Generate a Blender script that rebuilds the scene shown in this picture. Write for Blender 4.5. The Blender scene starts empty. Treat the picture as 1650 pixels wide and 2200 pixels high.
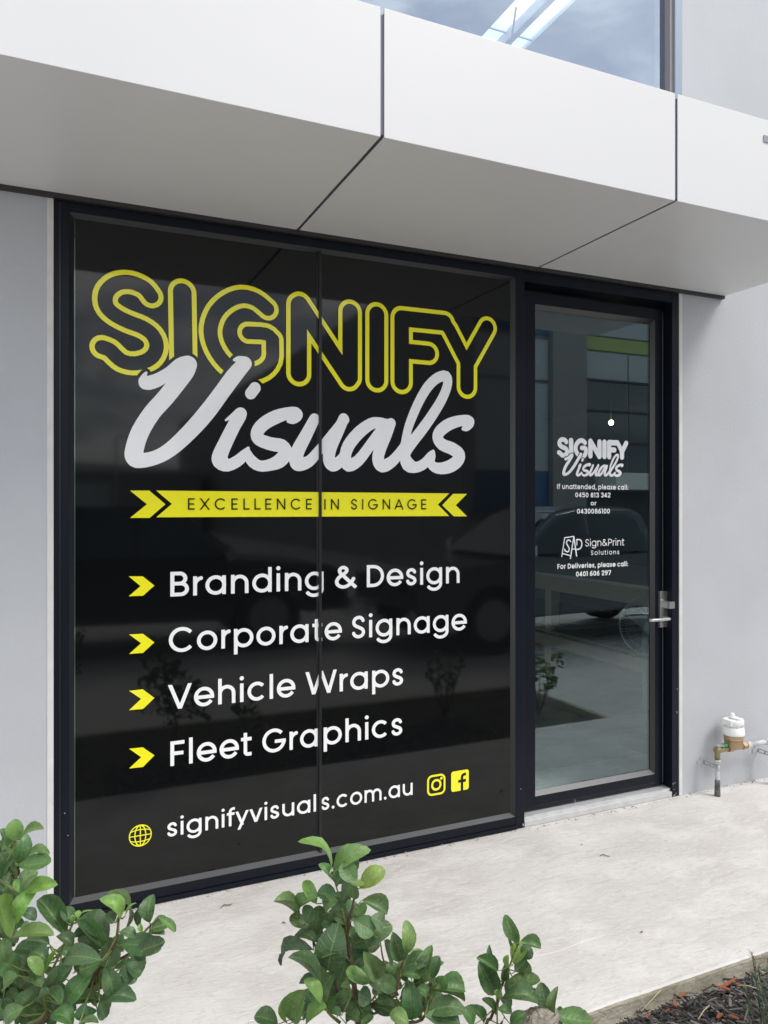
import bpy, bmesh, math, random
import numpy as np
from mathutils import Vector, Matrix, geometry, noise
random.seed(7)
S = bpy.context.scene
COL = S.collection
PI = math.pi
# ------------------------------------------------------------ camera, sky, sun, exposure
YAW, CAMZ, CAMD, FPX, VH = 0.419, 1.5492, 3.0503, 1625.36, 1086.73
cd = bpy.data.cameras.new('camera'); cam = bpy.data.objects.new('camera', cd); COL.objects.link(cam); S.camera = cam
cam.location = (0, -CAMD, CAMZ); cam.rotation_euler = (PI / 2, 0, -YAW)
cd.sensor_fit = 'VERTICAL'; cd.sensor_height = 36; cd.lens = 36 * FPX / 2200; cd.shift_y = -13.27 / 2200
cd.clip_start = .05; cd.clip_end = 2000
SUN_EL, SUN_AZ = math.radians(50), math.radians(137)
W = bpy.data.worlds.new('World'); S.world = W; W.use_nodes = True
nt = W.node_tree; nt.nodes.clear()
def N(t, typ, **k):
    n = t.nodes.new(typ)
    for a, b in k.items(): setattr(n, a, b)
    return n
out = N(nt, 'ShaderNodeOutputWorld'); bg = N(nt, 'ShaderNodeBackground'); sky = N(nt, 'ShaderNodeTexSky')
sky.sky_type = 'NISHITA'; sky.sun_disc = False; sky.sun_elevation = SUN_EL; sky.sun_rotation = SUN_AZ
sky.air_density = 1.2; sky.dust_density = 2.0
tc = N(nt, 'ShaderNodeTexCoord'); mp = N(nt, 'ShaderNodeMapping'); mp.inputs['Scale'].default_value = (1, 1, 2.4)
nz = N(nt, 'ShaderNodeTexNoise'); nz.inputs['Scale'].default_value = 5.2; nz.inputs['Detail'].default_value = 9; nz.inputs['Roughness'].default_value = .56
nz.inputs['Distortion'].default_value = .5
cr = N(nt, 'ShaderNodeValToRGB')
cr.color_ramp.elements[0].position = .38; cr.color_ramp.elements[0].color = (.52, .52, .52, 1)
cr.color_ramp.elements[1].position = .60; cr.color_ramp.elements[1].color = (.96, .96, .96, 1)
cc = N(nt, 'ShaderNodeValToRGB')
cc.color_ramp.elements[0].position = .42; cc.color_ramp.elements[0].color = (5.0, 5.4, 6.2, 1)
cc.color_ramp.elements[1].position = .60; cc.color_ramp.elements[1].color = (11.0, 10.9, 10.8, 1)
mx = N(nt, 'ShaderNodeMixRGB')
L = nt.links.new
L(tc.outputs['Generated'], mp.inputs[0]); L(mp.outputs[0], nz.inputs['Vector'])
L(nz.outputs['Fac'], cr.inputs[0]); L(nz.outputs['Fac'], cc.inputs[0])
L(cr.outputs[0], mx.inputs[0]); L(sky.outputs[0], mx.inputs[1]); L(cc.outputs[0], mx.inputs[2])
L(mx.outputs[0], bg.inputs[0]); bg.inputs[1].default_value = .1; L(bg.outputs[0], out.inputs[0])
sd = bpy.data.lights.new('sun', 'SUN'); sun = bpy.data.objects.new('sun', sd); COL.objects.link(sun)
sd.energy = 1.1; sd.angle = math.radians(20); sd.color = (1, .965, .91)
dv = Vector((math.sin(SUN_AZ) * math.cos(SUN_EL), math.cos(SUN_AZ) * math.cos(SUN_EL), math.sin(SUN_EL)))
sun.rotation_euler = dv.to_track_quat('Z', 'Y').to_euler()
S.view_settings.view_transform = 'Standard'; S.view_settings.look = 'None'; S.view_settings.gamma = 1
S.view_settings.use_curve_mapping = False
S.view_settings.exposure = 0.84
S.cycles.max_bounces = 10; S.cycles.transparent_max_bounces = 16; S.cycles.glossy_bounces = 5; S.cycles.diffuse_bounces = 4
S.cycles.sample_clamp_indirect = 6
# ------------------------------------------------------------ geometry of the view (pixel of the 1650x2200 photo -> metres)
F_ = Vector((math.sin(YAW), math.cos(YAW), 0)); R_ = Vector((math.cos(YAW), -math.sin(YAW), 0)); C_ = Vector((0, -CAMD, CAMZ))
def ray(u, v): return F_ + R_ * ((u - 825) / FPX) + Vector((0, 0, -(v - VH) / FPX))
def at(u, v, Y=0.0):
    d = ray(u, v); return C_ + d * ((Y - C_.y) / d.y)
def atd(u, v, d): return C_ + ray(u, v) * d
def atz(u, v, Z):
    d = ray(u, v); return C_ + d * ((Z - C_.z) / d.z)
# ------------------------------------------------------------ materials
MATS = {}
def mat(name, col, rough=.5, metal=0, spec=.5, bump=0, bscale=40, var=0, vscale=6, coat=0, stretch=(1, 1, 1), detail=6):
    if name in MATS: return MATS[name]
    m = bpy.data.materials.new(name); m.use_nodes = True; t = m.node_tree; p = t.nodes['Principled BSDF']
    p.inputs['Base Color'].default_value = (*col, 1); p.inputs['Roughness'].default_value = rough; p.inputs['Metallic'].default_value = metal
    p.inputs['Specular IOR Level'].default_value = spec; p.inputs['Coat Weight'].default_value = coat; p.inputs['Coat Roughness'].default_value = .045 if 'vinyl' in name else .005
    co = N(t, 'ShaderNodeTexCoord'); ma = N(t, 'ShaderNodeMapping'); ma.inputs['Scale'].default_value = stretch
    t.links.new(co.outputs['Object'], ma.inputs[0])
    if var:
        n = N(t, 'ShaderNodeTexNoise'); n.inputs['Scale'].default_value = vscale; n.inputs['Detail'].default_value = detail
        r = N(t, 'ShaderNodeValToRGB'); e = r.color_ramp.elements
        e[0].position = .3; e[1].position = .72
        e[0].color = tuple(c * (1 - var) for c in col) + (1,); e[1].color = tuple(min(1, c * (1 + var)) for c in col) + (1,)
        t.links.new(ma.outputs[0], n.inputs['Vector']); t.links.new(n.outputs['Fac'], r.inputs[0]); t.links.new(r.outputs[0], p.inputs['Base Color'])
    if bump:
        n = N(t, 'ShaderNodeTexNoise'); n.inputs['Scale'].default_value = bscale; n.inputs['Detail'].default_value = 5
        b = N(t, 'ShaderNodeBump'); b.inputs['Strength'].default_value = bump; b.inputs['Distance'].default_value = .01
        t.links.new(ma.outputs[0], n.inputs['Vector']); t.links.new(n.outputs['Fac'], b.inputs['Height']); t.links.new(b.outputs[0], p.inputs['Normal'])
    MATS[name] = m; return m
def glass(name, tint, base=0.0, ior=1.5, gcol=(1, 1, 1)):
    m = bpy.data.materials.new(name); m.use_nodes = True; t = m.node_tree; t.nodes.clear()
    o = N(t, 'ShaderNodeOutputMaterial'); mi = N(t, 'ShaderNodeMixShader'); tr = N(t, 'ShaderNodeBsdfTransparent'); gl = N(t, 'ShaderNodeBsdfGlossy')
    fr = N(t, 'ShaderNodeFresnel'); ge = N(t, 'ShaderNodeNewGeometry'); mr = N(t, 'ShaderNodeMapRange'); mr.inputs[3].default_value = ior; mr.inputs[4].default_value = 1 / ior; t.links.new(ge.outputs['Backfacing'], mr.inputs[0]); t.links.new(mr.outputs[0], fr.inputs[0]); ad = N(t, 'ShaderNodeMath', operation='ADD'); ad.inputs[1].default_value = base; ad.use_clamp = True
    tr.inputs[0].default_value = (*tint, 1); gl.inputs['Roughness'].default_value = 0.0; gl.inputs[0].default_value = (*gcol, 1)
    k = t.links.new; k(fr.outputs[0], ad.inputs[0]); k(ad.outputs[0], mi.inputs[0]); k(tr.outputs[0], mi.inputs[1]); k(gl.outputs[0], mi.inputs[2]); k(mi.outputs[0], o.inputs[0])
    MATS[name] = m; return m
M_panel = mat('white_panel', (.70, .697, .70), .36, var=.018, vscale=1.1, bump=.03, bscale=1.3)
M_soffit = M_panel
M_joint = mat('joint_black', (.02, .02, .025), .6); M_back = mat('grey_backing', (.24, .24, .29), .5)  # near-black of the mullion gasket and the key slot; grey behind the panels
M_frame = mat('black_powdercoat', (.005, .007, .013), .36, spec=.22, bump=.04, bscale=300)
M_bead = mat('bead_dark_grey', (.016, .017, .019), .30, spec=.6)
M_alu = mat('aluminium_sill', (.62, .62, .62), .42, metal=.35, bump=.05, bscale=60, var=.08, vscale=20)
M_white = mat('white_trim', (.66, .65, .63), .55, var=.07, vscale=14)
M_steel = mat('satin_steel', (.55, .54, .52), .28, metal=.9)
M_gl_win = glass('window_glass', (.93, .96, .95), .0, 1.5)
M_gl_door = glass('door_glass', (.86, .93, .93), .052, 1.5, (.84, .96, 1))
M_gl_up = glass('upper_glass', (.80, .90, .95), .34, 1.5, (.70, .83, 1))
M_edge = mat('glass_edge', (.30, .46, .42), .3)
M_vblack = mat('black_vinyl', (.0040, .0046, .0050), .5, spec=0, coat=.82)
M_vyel = mat('yellow_vinyl', (.93, .87, .02), .5, spec=.1, coat=1)
M_vwhite = mat('white_vinyl', (.92, .92, .92), .5, spec=.1, coat=1)
M_brass = mat('brass', (.42, .30, .17), .42, metal=.55, bump=.15, bscale=60, var=.2, vscale=20)
M_brassd = mat('old_brass', (.30, .25, .13), .5, metal=.4, bump=.2, bscale=80, var=.3, vscale=30)
M_pvc = mat('pvc_white', (.80, .80, .78), .45, var=.05, vscale=20)
M_pvcg = mat('pvc_grey', (.52, .54, .56), .5, var=.12, vscale=25)
M_green = mat('green_plastic', (.02, .35, .18), .4)
M_dirt = mat('mortar_collar', (.13, .125, .11), .95, bump=1, bscale=60, var=.5, vscale=40)
M_galv = mat('galvanised', (.40, .41, .42), .45, metal=.5, var=.2, vscale=40)
M_timber = mat('pine_timber', (.52, .41, .28), .6, bump=.2, bscale=20, var=.2, vscale=9, stretch=(1, 12, 12))
M_bark = mat('stem_bark', (.14, .085, .055), .8, bump=.5, bscale=120, var=.3, vscale=40)
M_twig = mat('green_twig', (.16, .20, .055), .6, var=.2, vscale=40)
M_gold = mat('gold_paint', (.5, .4, .1), .4)
def wall_material():
    m = mat('grey_render', (.475, .487, .510), .62, bump=.12, bscale=70, var=.045, vscale=2.2, detail=12); t = m.node_tree; p = t.nodes['Principled BSDF']
    co = N(t, 'ShaderNodeTexCoord'); n = N(t, 'ShaderNodeTexNoise'); n.inputs['Scale'].default_value = 9; n.inputs['Detail'].default_value = 8
    sp = N(t, 'ShaderNodeSeparateXYZ'); r = N(t, 'ShaderNodeMapRange'); r.inputs[1].default_value = .28; r.inputs[2].default_value = 0.0
    mu = N(t, 'ShaderNodeMath', operation='MULTIPLY'); rr = N(t, 'ShaderNodeMapRange'); rr.inputs[1].default_value = .48; rr.inputs[2].default_value = .95
    mi = N(t, 'ShaderNodeMixRGB'); mi.inputs[2].default_value = (.33, .315, .28, 1)
    k = t.links.new; old = p.inputs['Base Color'].links[0].from_socket
    k(co.outputs['Object'], n.inputs['Vector']); k(co.outputs['Object'], sp.inputs[0]); k(sp.outputs[2], r.inputs[0]); k(n.outputs['Fac'], rr.inputs[0])
    k(r.outputs[0], mu.inputs[0]); k(rr.outputs[0], mu.inputs[1]); k(mu.outputs[0], mi.inputs[0]); k(old, mi.inputs[1]); k(mi.outputs[0], p.inputs['Base Color'])
    return m
M_wall = wall_material()
def concrete(name, base, dark, pale, bump=.25):
    m = bpy.data.materials.new(name); m.use_nodes = True; t = m.node_tree; p = t.nodes['Principled BSDF']; k = t.links.new
    co = N(t, 'ShaderNodeTexCoord')
    def nse(sc, det, st=(1, 1, 1), rot=0, dist=0):
        ma = N(t, 'ShaderNodeMapping'); ma.inputs['Scale'].default_value = st; ma.inputs['Rotation'].default_value = (0, 0, rot)
        n = N(t, 'ShaderNodeTexNoise'); n.inputs['Scale'].default_value = sc; n.inputs['Detail'].default_value = det; n.inputs['Distortion'].default_value = dist
        k(co.outputs['Object'], ma.inputs[0]); k(ma.outputs[0], n.inputs['Vector']); return n.outputs['Fac']
    def rng(s, a, b):
        r = N(t, 'ShaderNodeMapRange'); r.inputs[1].default_value = a; r.inputs[2].default_value = b; k(s, r.inputs[0]); return r.outputs[0]
    def mixc(f, a, b, amt=1.0):
        mi = N(t, 'ShaderNodeMixRGB'); mu = N(t, 'ShaderNodeMath', operation='MULTIPLY'); mu.inputs[1].default_value = amt; k(f, mu.inputs[0]); k(mu.outputs[0], mi.inputs[0])
        if isinstance(a, tuple): mi.inputs[1].default_value = (*a, 1)
        else: k(a, mi.inputs[1])
        mi.inputs[2].default_value = (*b, 1); return mi.outputs[0]
    c = mixc(rng(nse(2.1, 8, dist=.6), .42, .66), base, dark, .75)
    c = mixc(rng(nse(4.0, 12, (1, 1.6, 1), .5, .5), .46, .66), c, pale, .7)
    c = mixc(rng(nse(26, 10, (1, 2, 1), -.4, .6), .54, .66), c, dark, .45); c = mixc(rng(nse(34, 8, (1, 2.6, 1), .35, .8), .56, .66), c, pale, .55)
    c = mixc(rng(nse(60, 4, (.25, 1.6, 1), .25), .58, .75), c, pale, .5)
    c = mixc(rng(nse(70, 3, (1, .2, 1), .9), .62, .72), c, dark, .5); c = mixc(rng(nse(48, 3, (.35, 2.2, 1), .15, .5), .70, .76), c, tuple(x * .6 for x in dark), .6)
    c = mixc(rng(nse(160, 2), .68, .76), c, tuple(x * .45 for x in dark), .7)
    k(c, p.inputs['Base Color']); p.inputs['Roughness'].default_value = .82; p.inputs['Specular IOR Level'].default_value = .35
    b = N(t, 'ShaderNodeBump'); b.inputs['Strength'].default_value = bump; b.inputs['Distance'].default_value = .006
    b2 = N(t, 'ShaderNodeBump'); b2.inputs['Strength'].default_value = bump; b2.inputs['Distance'].default_value = .02
    k(nse(9, 8, (1, 2, 1), .3, 1), b2.inputs['Height']); k(nse(90, 5, (.4, 1.5, 1), .2), b.inputs['Height']); k(b2.outputs[0], b.inputs['Normal']); k(b.outputs[0], p.inputs['Normal'])
    MATS[name] = m; return m
M_path = concrete('path_concrete', (.625, .60, .572), (.53, .50, .46), (.71, .69, .665))
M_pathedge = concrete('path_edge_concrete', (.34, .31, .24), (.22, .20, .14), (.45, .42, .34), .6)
M_road = concrete('driveway_concrete', (.54, .525, .50), (.47, .455, .43), (.58, .57, .545))
M_floor = concrete('indoor_concrete', (.42, .42, .40), (.33, .33, .31), (.50, .50, .48), .1)
def leaf_material():
    m = bpy.data.materials.new('leaf'); m.use_nodes = True; t = m.node_tree; p = t.nodes['Principled BSDF']; k = t.links.new; o = t.nodes['Material Output']
    oi = N(t, 'ShaderNodeObjectInfo'); uv = N(t, 'ShaderNodeUVMap'); sp = N(t, 'ShaderNodeSeparateXYZ'); k(uv.outputs[0], sp.inputs[0])
    ab = N(t, 'ShaderNodeMath', operation='ABSOLUTE'); k(sp.outputs[1], ab.inputs[0])
    mr = N(t, 'ShaderNodeMapRange'); mr.inputs[1].default_value = .045; mr.inputs[2].default_value = .0; k(ab.outputs[0], mr.inputs[0])
    # side veins: stripes of u + |v|
    ad = N(t, 'ShaderNodeMath', operation='MULTIPLY_ADD'); ad.inputs[1].default_value = -.35; k(ab.outputs[0], ad.inputs[0]); k(sp.outputs[0], ad.inputs[2])
    sn = N(t, 'ShaderNodeMath', operation='SINE'); ml = N(t, 'ShaderNodeMath', operation='MULTIPLY'); ml.inputs[1].default_value = 44; k(ad.outputs[0], ml.inputs[0]); k(ml.outputs[0], sn.inputs[0])
    vr = N(t, 'ShaderNodeMapRange'); vr.inputs[1].default_value = .86; vr.inputs[2].default_value = 1.0; vr.inputs[4].default_value = .35; k(sn.outputs[0], vr.inputs[0])
    mxm = N(t, 'ShaderNodeMath', operation='MAXIMUM'); k(mr.outputs[0], mxm.inputs[0]); k(vr.outputs[0], mxm.inputs[1])
    co = N(t, 'ShaderNodeTexCoord'); n = N(t, 'ShaderNodeTexNoise', noise_dimensions='4D'); n.inputs['Scale'].default_value = 3.2; n.inputs['Detail'].default_value = 7
    k(co.outputs['Object'], n.inputs['Vector']); m10 = N(t, 'ShaderNodeMath', operation='MULTIPLY'); m10.inputs[1].default_value = 30; k(oi.outputs['Random'], m10.inputs[0]); k(m10.outputs[0], n.inputs['W'])
    hs = N(t, 'ShaderNodeHueSaturation'); vv = N(t, 'ShaderNodeMapRange'); vv.inputs[1].default_value = .3; vv.inputs[2].default_value = .7; vv.inputs[3].default_value = .7; vv.inputs[4].default_value = 1.3
    k(n.outputs['Fac'], vv.inputs[0]); k(vv.outputs[0], hs.inputs['Value']); k(oi.outputs['Color'], hs.inputs['Color'])
    mi = N(t, 'ShaderNodeMixRGB'); mi.inputs[2].default_value = (.26, .36, .11, 1); m6 = N(t, 'ShaderNodeMath', operation='MULTIPLY'); m6.inputs[1].default_value = .62
    k(mxm.outputs[0], m6.inputs[0]); k(m6.outputs[0], mi.inputs[0]); k(hs.outputs[0], mi.inputs[1])
    n2 = N(t, 'ShaderNodeTexNoise', noise_dimensions='4D'); n2.inputs['Scale'].default_value = 9; n2.inputs['Detail'].default_value = 6; k(co.outputs['Object'], n2.inputs['Vector']); k(m10.outputs[0], n2.inputs['W'])
    r2 = N(t, 'ShaderNodeMapRange'); r2.inputs[1].default_value = .62; r2.inputs[2].default_value = .72; r2.inputs[4].default_value = .75; k(n2.outputs['Fac'], r2.inputs[0])
    m2 = N(t, 'ShaderNodeMixRGB'); m2.inputs[2].default_value = (.33, .34, .20, 1); k(r2.outputs[0], m2.inputs[0]); k(mi.outputs[0], m2.inputs[1])
    k(m2.outputs[0], p.inputs['Base Color']); p.inputs['Roughness'].default_value = .42; p.inputs['Specular IOR Level'].default_value = .5
    tl = N(t, 'ShaderNodeBsdfTranslucent'); k(m2.outputs[0], tl.inputs[0]); ms = N(t, 'ShaderNodeMixShader'); ms.inputs[0].default_value = .22
    b = N(t, 'ShaderNodeBump'); b.inputs['Strength'].default_value = .35; b.inputs['Distance'].default_value = .05; k(vr.outputs[0], b.inputs['Height']); k(b.outputs[0], p.inputs['Normal'])
    k(p.outputs[0], ms.inputs[1]); k(tl.outputs[0], ms.inputs[2]); k(ms.outputs[0], o.inputs[0]); MATS['leaf'] = m; return m
M_leaf = leaf_material()
# ------------------------------------------------------------ mesh helpers
def tag(o, label=None, cat=None, group=None, kind=None):
    if label: o['label'] = label
    if cat: o['category'] = cat
    if group: o['group'] = group
    if kind: o['kind'] = kind
    return o
def empty(name, loc=(0, 0, 0), label=None, cat=None, group=None, kind=None):
    o = bpy.data.objects.new(name, None); COL.objects.link(o); o.location = loc; o.empty_display_size = .1
    return tag(o, label, cat, group, kind)
def link(name, me, m, parent=None):
    o = bpy.data.objects.new(name, me); COL.objects.link(o)
    if m and not me.materials: me.materials.append(m)
    if parent:
        o.parent = parent
        w = Vector((0, 0, 0)); q = parent
        while q: w += q.location; q = q.parent
        o.location = -w
    return o
class MB:
    def __init__(s): s.bm = bmesh.new()
    def box(s, x0, x1, y0, y1, z0, z1, bev=0):
        c = bmesh.ops.create_cube(s.bm, size=1)['verts']
        for v in c: v.co = Vector(((x0 + x1) / 2 + v.co.x * (x1 - x0), (y0 + y1) / 2 + v.co.y * (y1 - y0), (z0 + z1) / 2 + v.co.z * (z1 - z0)))
        if bev:
            es = list({e for v in c for e in v.link_edges})
            bmesh.ops.bevel(s.bm, geom=es, offset=bev, segments=2, affect='EDGES', profile=.6)
        return s
    def obox(s, c, ax, ay, az, sx, sy, sz, bev=0):
        vs = bmesh.ops.create_cube(s.bm, size=1)['verts']; c = Vector(c)
        for v in vs: v.co = c + Vector(ax) * v.co.x * sx + Vector(ay) * v.co.y * sy + Vector(az) * v.co.z * sz
        if bev:
            es = list({e for v in vs for e in v.link_edges}); bmesh.ops.bevel(s.bm, geom=es, offset=bev, segments=2, affect='EDGES')
        return s
    def tube(s, pts, r, n=12, cap=True):
        pts = [Vector(p) for p in pts]; rs = r if isinstance(r, (list, tuple)) else [r] * len(pts)
        rings = []; prev = None
        for i, p in enumerate(pts):
            d = (pts[min(i + 1, len(pts) - 1)] - pts[max(i - 1, 0)]).normalized()
            if prev is None:
                a = d.orthogonal().normalized()
            else:
                a = (prev - d * prev.dot(d)).normalized()
            prev = a; b = d.cross(a)
            rings.append([s.bm.verts.new(p + (a * math.cos(2 * PI * k / n) + b * math.sin(2 * PI * k / n)) * rs[i]) for k in range(n)])
        for A, B in zip(rings, rings[1:]):
            for k in range(n): s.bm.faces.new((A[k], A[(k + 1) % n], B[(k + 1) % n], B[k])).smooth = True
        if cap: s.bm.faces.new(rings[0][::-1]); s.bm.faces.new(rings[-1])
        return s
    def lathe(s, c, prof, n=24):
        c = Vector(c); rings = [[s.bm.verts.new(c + Vector((r * math.cos(2 * PI * k / n), r * math.sin(2 * PI * k / n), z))) for k in range(n)] for r, z in prof]
        for A, B in zip(rings, rings[1:]):
            for k in range(n): s.bm.faces.new((A[k], A[(k + 1) % n], B[(k + 1) % n], B[k])).smooth = True
        s.bm.faces.new(rings[0][::-1]); s.bm.faces.new(rings[-1]); return s
    def prism(s, pts, y0, y1, bev=0, f=None):
        """polygon in X-Z extruded along Y (or mapped by f)"""
        f = f or (lambda x, y, z: (x, y, z))
        A = [s.bm.verts.new(f(x, y0, z)) for x, z in pts]; B = [s.bm.verts.new(f(x, y1, z)) for x, z in pts]; n = len(pts)
        fs = [s.bm.faces.new(A), s.bm.faces.new(B[::-1])]
        for k in range(n): fs.append(s.bm.faces.new((A[k], B[k], B[(k + 1) % n], A[(k + 1) % n])))
        if bev:
            es = list({e for q in fs for e in q.edges}); bmesh.ops.bevel(s.bm, geom=es, offset=bev, segments=3, affect='EDGES')
        return s
    def build(s, name, m, parent=None):
        bmesh.ops.recalc_face_normals(s.bm, faces=s.bm.faces)
        me = bpy.data.meshes.new(name); s.bm.to_mesh(me); s.bm.free(); return link(name, me, m, parent)
# ------------------------------------------------------------ vinyl shapes from signed distances
def seg_round(P, a, b, ra, rb):
    a = np.array(a[:2], float); b = np.array(b[:2], float); d = b - a; L2 = max(d @ d, 1e-12)
    t = np.clip(((P[0] - a[0]) * d[0] + (P[1] - a[1]) * d[1]) / L2, 0, 1)
    return np.hypot(P[0] - a[0] - t * d[0], P[1] - a[1] - t * d[1]) - (ra + (rb - ra) * t)
def stroke_round(P, pts, r=None):
    o = None
    for a, b in zip(pts, pts[1:]):
        q = seg_round(P, a, b, a[2] if r is None else r, b[2] if r is None else r)
        o = q if o is None else np.minimum(o, q)
    return o
def stroke_butt(P, pts, h, closed=False):
    o = None
    pts = [np.array(p, float) for p in pts]; prs = list(zip(pts, pts[1:]))
    for a, b in prs:
        d = b - a; Ln = math.hypot(*d)
        if Ln < 1e-9: continue
        d /= Ln
        x = (P[0] - a[0]) * d[0] + (P[1] - a[1]) * d[1]; y = (P[0] - a[0]) * -d[1] + (P[1] - a[1]) * d[0]
        q = np.maximum(np.maximum(np.abs(y) - h, -x), x - Ln)
        o = q if o is None else np.minimum(o, q)
    for p in (pts if closed else pts[1:-1]): o = np.minimum(o, np.hypot(P[0] - p[0], P[1] - p[1]) - h)
    return o
def polygon_sd(P, poly):
    x, y = P; d = np.full(x.shape, 1e9); ins = np.zeros(x.shape, bool); n = len(poly)
    for i in range(n):
        a = poly[i]; b = poly[(i + 1) % n]
        d = np.minimum(d, seg_round(P, a, b, 0, 0))
        c = ((a[1] > y) != (b[1] > y)) & (x < (b[0] - a[0]) * (y - a[1]) / ((b[1] - a[1]) or 1e-12) + a[0]); ins ^= c
    return np.where(ins, -d, d)
def contours(fn, box, res):
    x0, x1, y0, y1 = box; xs = np.arange(x0, x1 + res, res); ys = np.arange(y0, y1 + res, res)
    X, Y = np.meshgrid(xs, ys); D = fn((X, Y)); D = np.where(np.abs(D) < res * 1e-4, res * 1e-4, D)
    I = D < 0; code = I[:-1, :-1] * 1 + I[:-1, 1:] * 2 + I[1:, 1:] * 4 + I[1:, :-1] * 8
    segs = {}
    T = {1: [(3, 0)], 2: [(0, 1)], 3: [(3, 1)], 4: [(1, 2)], 5: [(3, 0), (1, 2)], 6: [(0, 2)], 7: [(3, 2)], 8: [(2, 3)], 9: [(2, 0)], 10: [(0, 1), (2, 3)], 11: [(2, 1)], 12: [(1, 3)], 13: [(1, 0)], 14: [(0, 3)]}
    pos = {}
    def ek(j, i, e):
        k = (0, j, i) if e == 0 else (1, j, i + 1) if e == 1 else (0, j + 1, i) if e == 2 else (1, j, i)
        if k not in pos:
            o, a, b = k
            d0 = D[a, b]; d1 = D[a, b + 1] if o == 0 else D[a + 1, b]; t = d0 / (d0 - d1)
            pos[k] = (xs[b] + t * res, ys[a]) if o == 0 else (xs[b], ys[a] + t * res)
        return k
    for j, i in zip(*np.nonzero((code > 0) & (code < 15))):
        for a, b in T[int(code[j, i])]: segs[ek(j, i, a)] = ek(j, i, b)
    loops = []
    while segs:
        s0, n = segs.popitem(); lp = [s0]
        while n != s0 and n in segs: lp.append(n); n = segs.pop(n)
        if n == s0 and len(lp) > 3: loops.append([pos[k] for k in lp])
    return loops
def simplify(lp, tol):
    def rdp(p):
        if len(p) < 3: return p
        a, b = p[0], p[-1]; dx, dy = b[0] - a[0], b[1] - a[1]; L_ = math.hypot(dx, dy) or 1e-12
        ds = [abs((q[0] - a[0]) * dy - (q[1] - a[1]) * dx) / L_ for q in p[1:-1]]; m = max(ds)
        if m < tol: return [a, b]
        i = ds.index(m) + 1; return rdp(p[:i + 1])[:-1] + rdp(p[i:])
    h = len(lp) // 2
    r = rdp(lp[:h + 1])[:-1] + rdp(lp[h:] + [lp[0]])[:-1]
    return r
def area(l): return .5 * sum(a[0] * b[1] - b[0] * a[1] for a, b in zip(l, l[1:] + l[:1]))
def inside(p, l):
    c = False
    for a, b in zip(l, l[1:] + l[:1]):
        if (a[1] > p[1]) != (b[1] > p[1]) and p[0] < (b[0] - a[0]) * (p[1] - a[1]) / (b[1] - a[1]) + a[0]: c = not c
    return c
class Sheet:
    """flat vinyl: loops -> triangles, placed by f(x,y)->3D point"""
    def __init__(s): s.v = []; s.f = []
    def add(s, loops, f, tol):
        loops = [simplify(l, tol) for l in loops]; loops = [l for l in loops if len(l) > 2 and abs(area(l)) > tol * tol * 4]
        if not loops: return
        dep = [sum(inside(l[0], m) for m in loops if m is not l) for l in loops]
        for i, l in enumerate(loops):
            if dep[i] % 2: continue
            grp = [l] + [m for j, m in enumerate(loops) if dep[j] == dep[i] + 1 and inside(m[0], l)]
            flat = [p for g in grp for p in g]
            tr = geometry.tessellate_polygon([[Vector((p[0], p[1], 0)) for p in g] for g in grp])
            b = len(s.v); s.v += [tuple(f(*p)) for p in flat]
            for t in tr:
                a_, b_, c_ = (flat[q] for q in t)
                if abs((b_[0] - a_[0]) * (c_[1] - a_[1]) - (c_[0] - a_[0]) * (b_[1] - a_[1])) > 1e-12: s.f.append([b + q for q in t])
    def sd(s, fn, box, res, f): s.add(contours(fn, box, res), f, res * .12)
    def build(s, name, m, parent):
        me = bpy.data.meshes.new(name); me.from_pydata(s.v, [], s.f); me.update(); return link(name, me, m, parent)
# ------------------------------------------------------------ a geometric sans alphabet drawn as strokes (em units)
XH, CAP, ASC = .55, .70, .745
def arc(cx, cy, rx, ry, a0, a1, n=16): return [(cx + rx * math.cos(math.radians(a0 + (a1 - a0) * i / n)), cy + ry * math.sin(math.radians(a0 + (a1 - a0) * i / n))) for i in range(n + 1)]
def smooth(p, n=5):
    q = [p[0]] + list(p) + [p[-1]]; o = []
    for i in range(1, len(q) - 2):
        for k in range(n):
            t = k / n; o.append(tuple(.5 * ((2 * q[i][c]) + (-q[i - 1][c] + q[i + 1][c]) * t + (2 * q[i - 1][c] - 5 * q[i][c] + 4 * q[i + 1][c] - q[i + 2][c]) * t * t + (-q[i - 1][c] + 3 * q[i][c] - 3 * q[i + 1][c] + q[i + 2][c]) * t ** 3) for c in range(len(p[0]))))
    o.append(tuple(p[-1])); return o
SPTS = [(.93, .80), (.80, .94), (.52, 1), (.20, .93), (.06, .76), (.16, .60), (.50, .49), (.84, .38), (.95, .22), (.82, .07), (.50, 0), (.17, .07), (.03, .22)]
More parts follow.
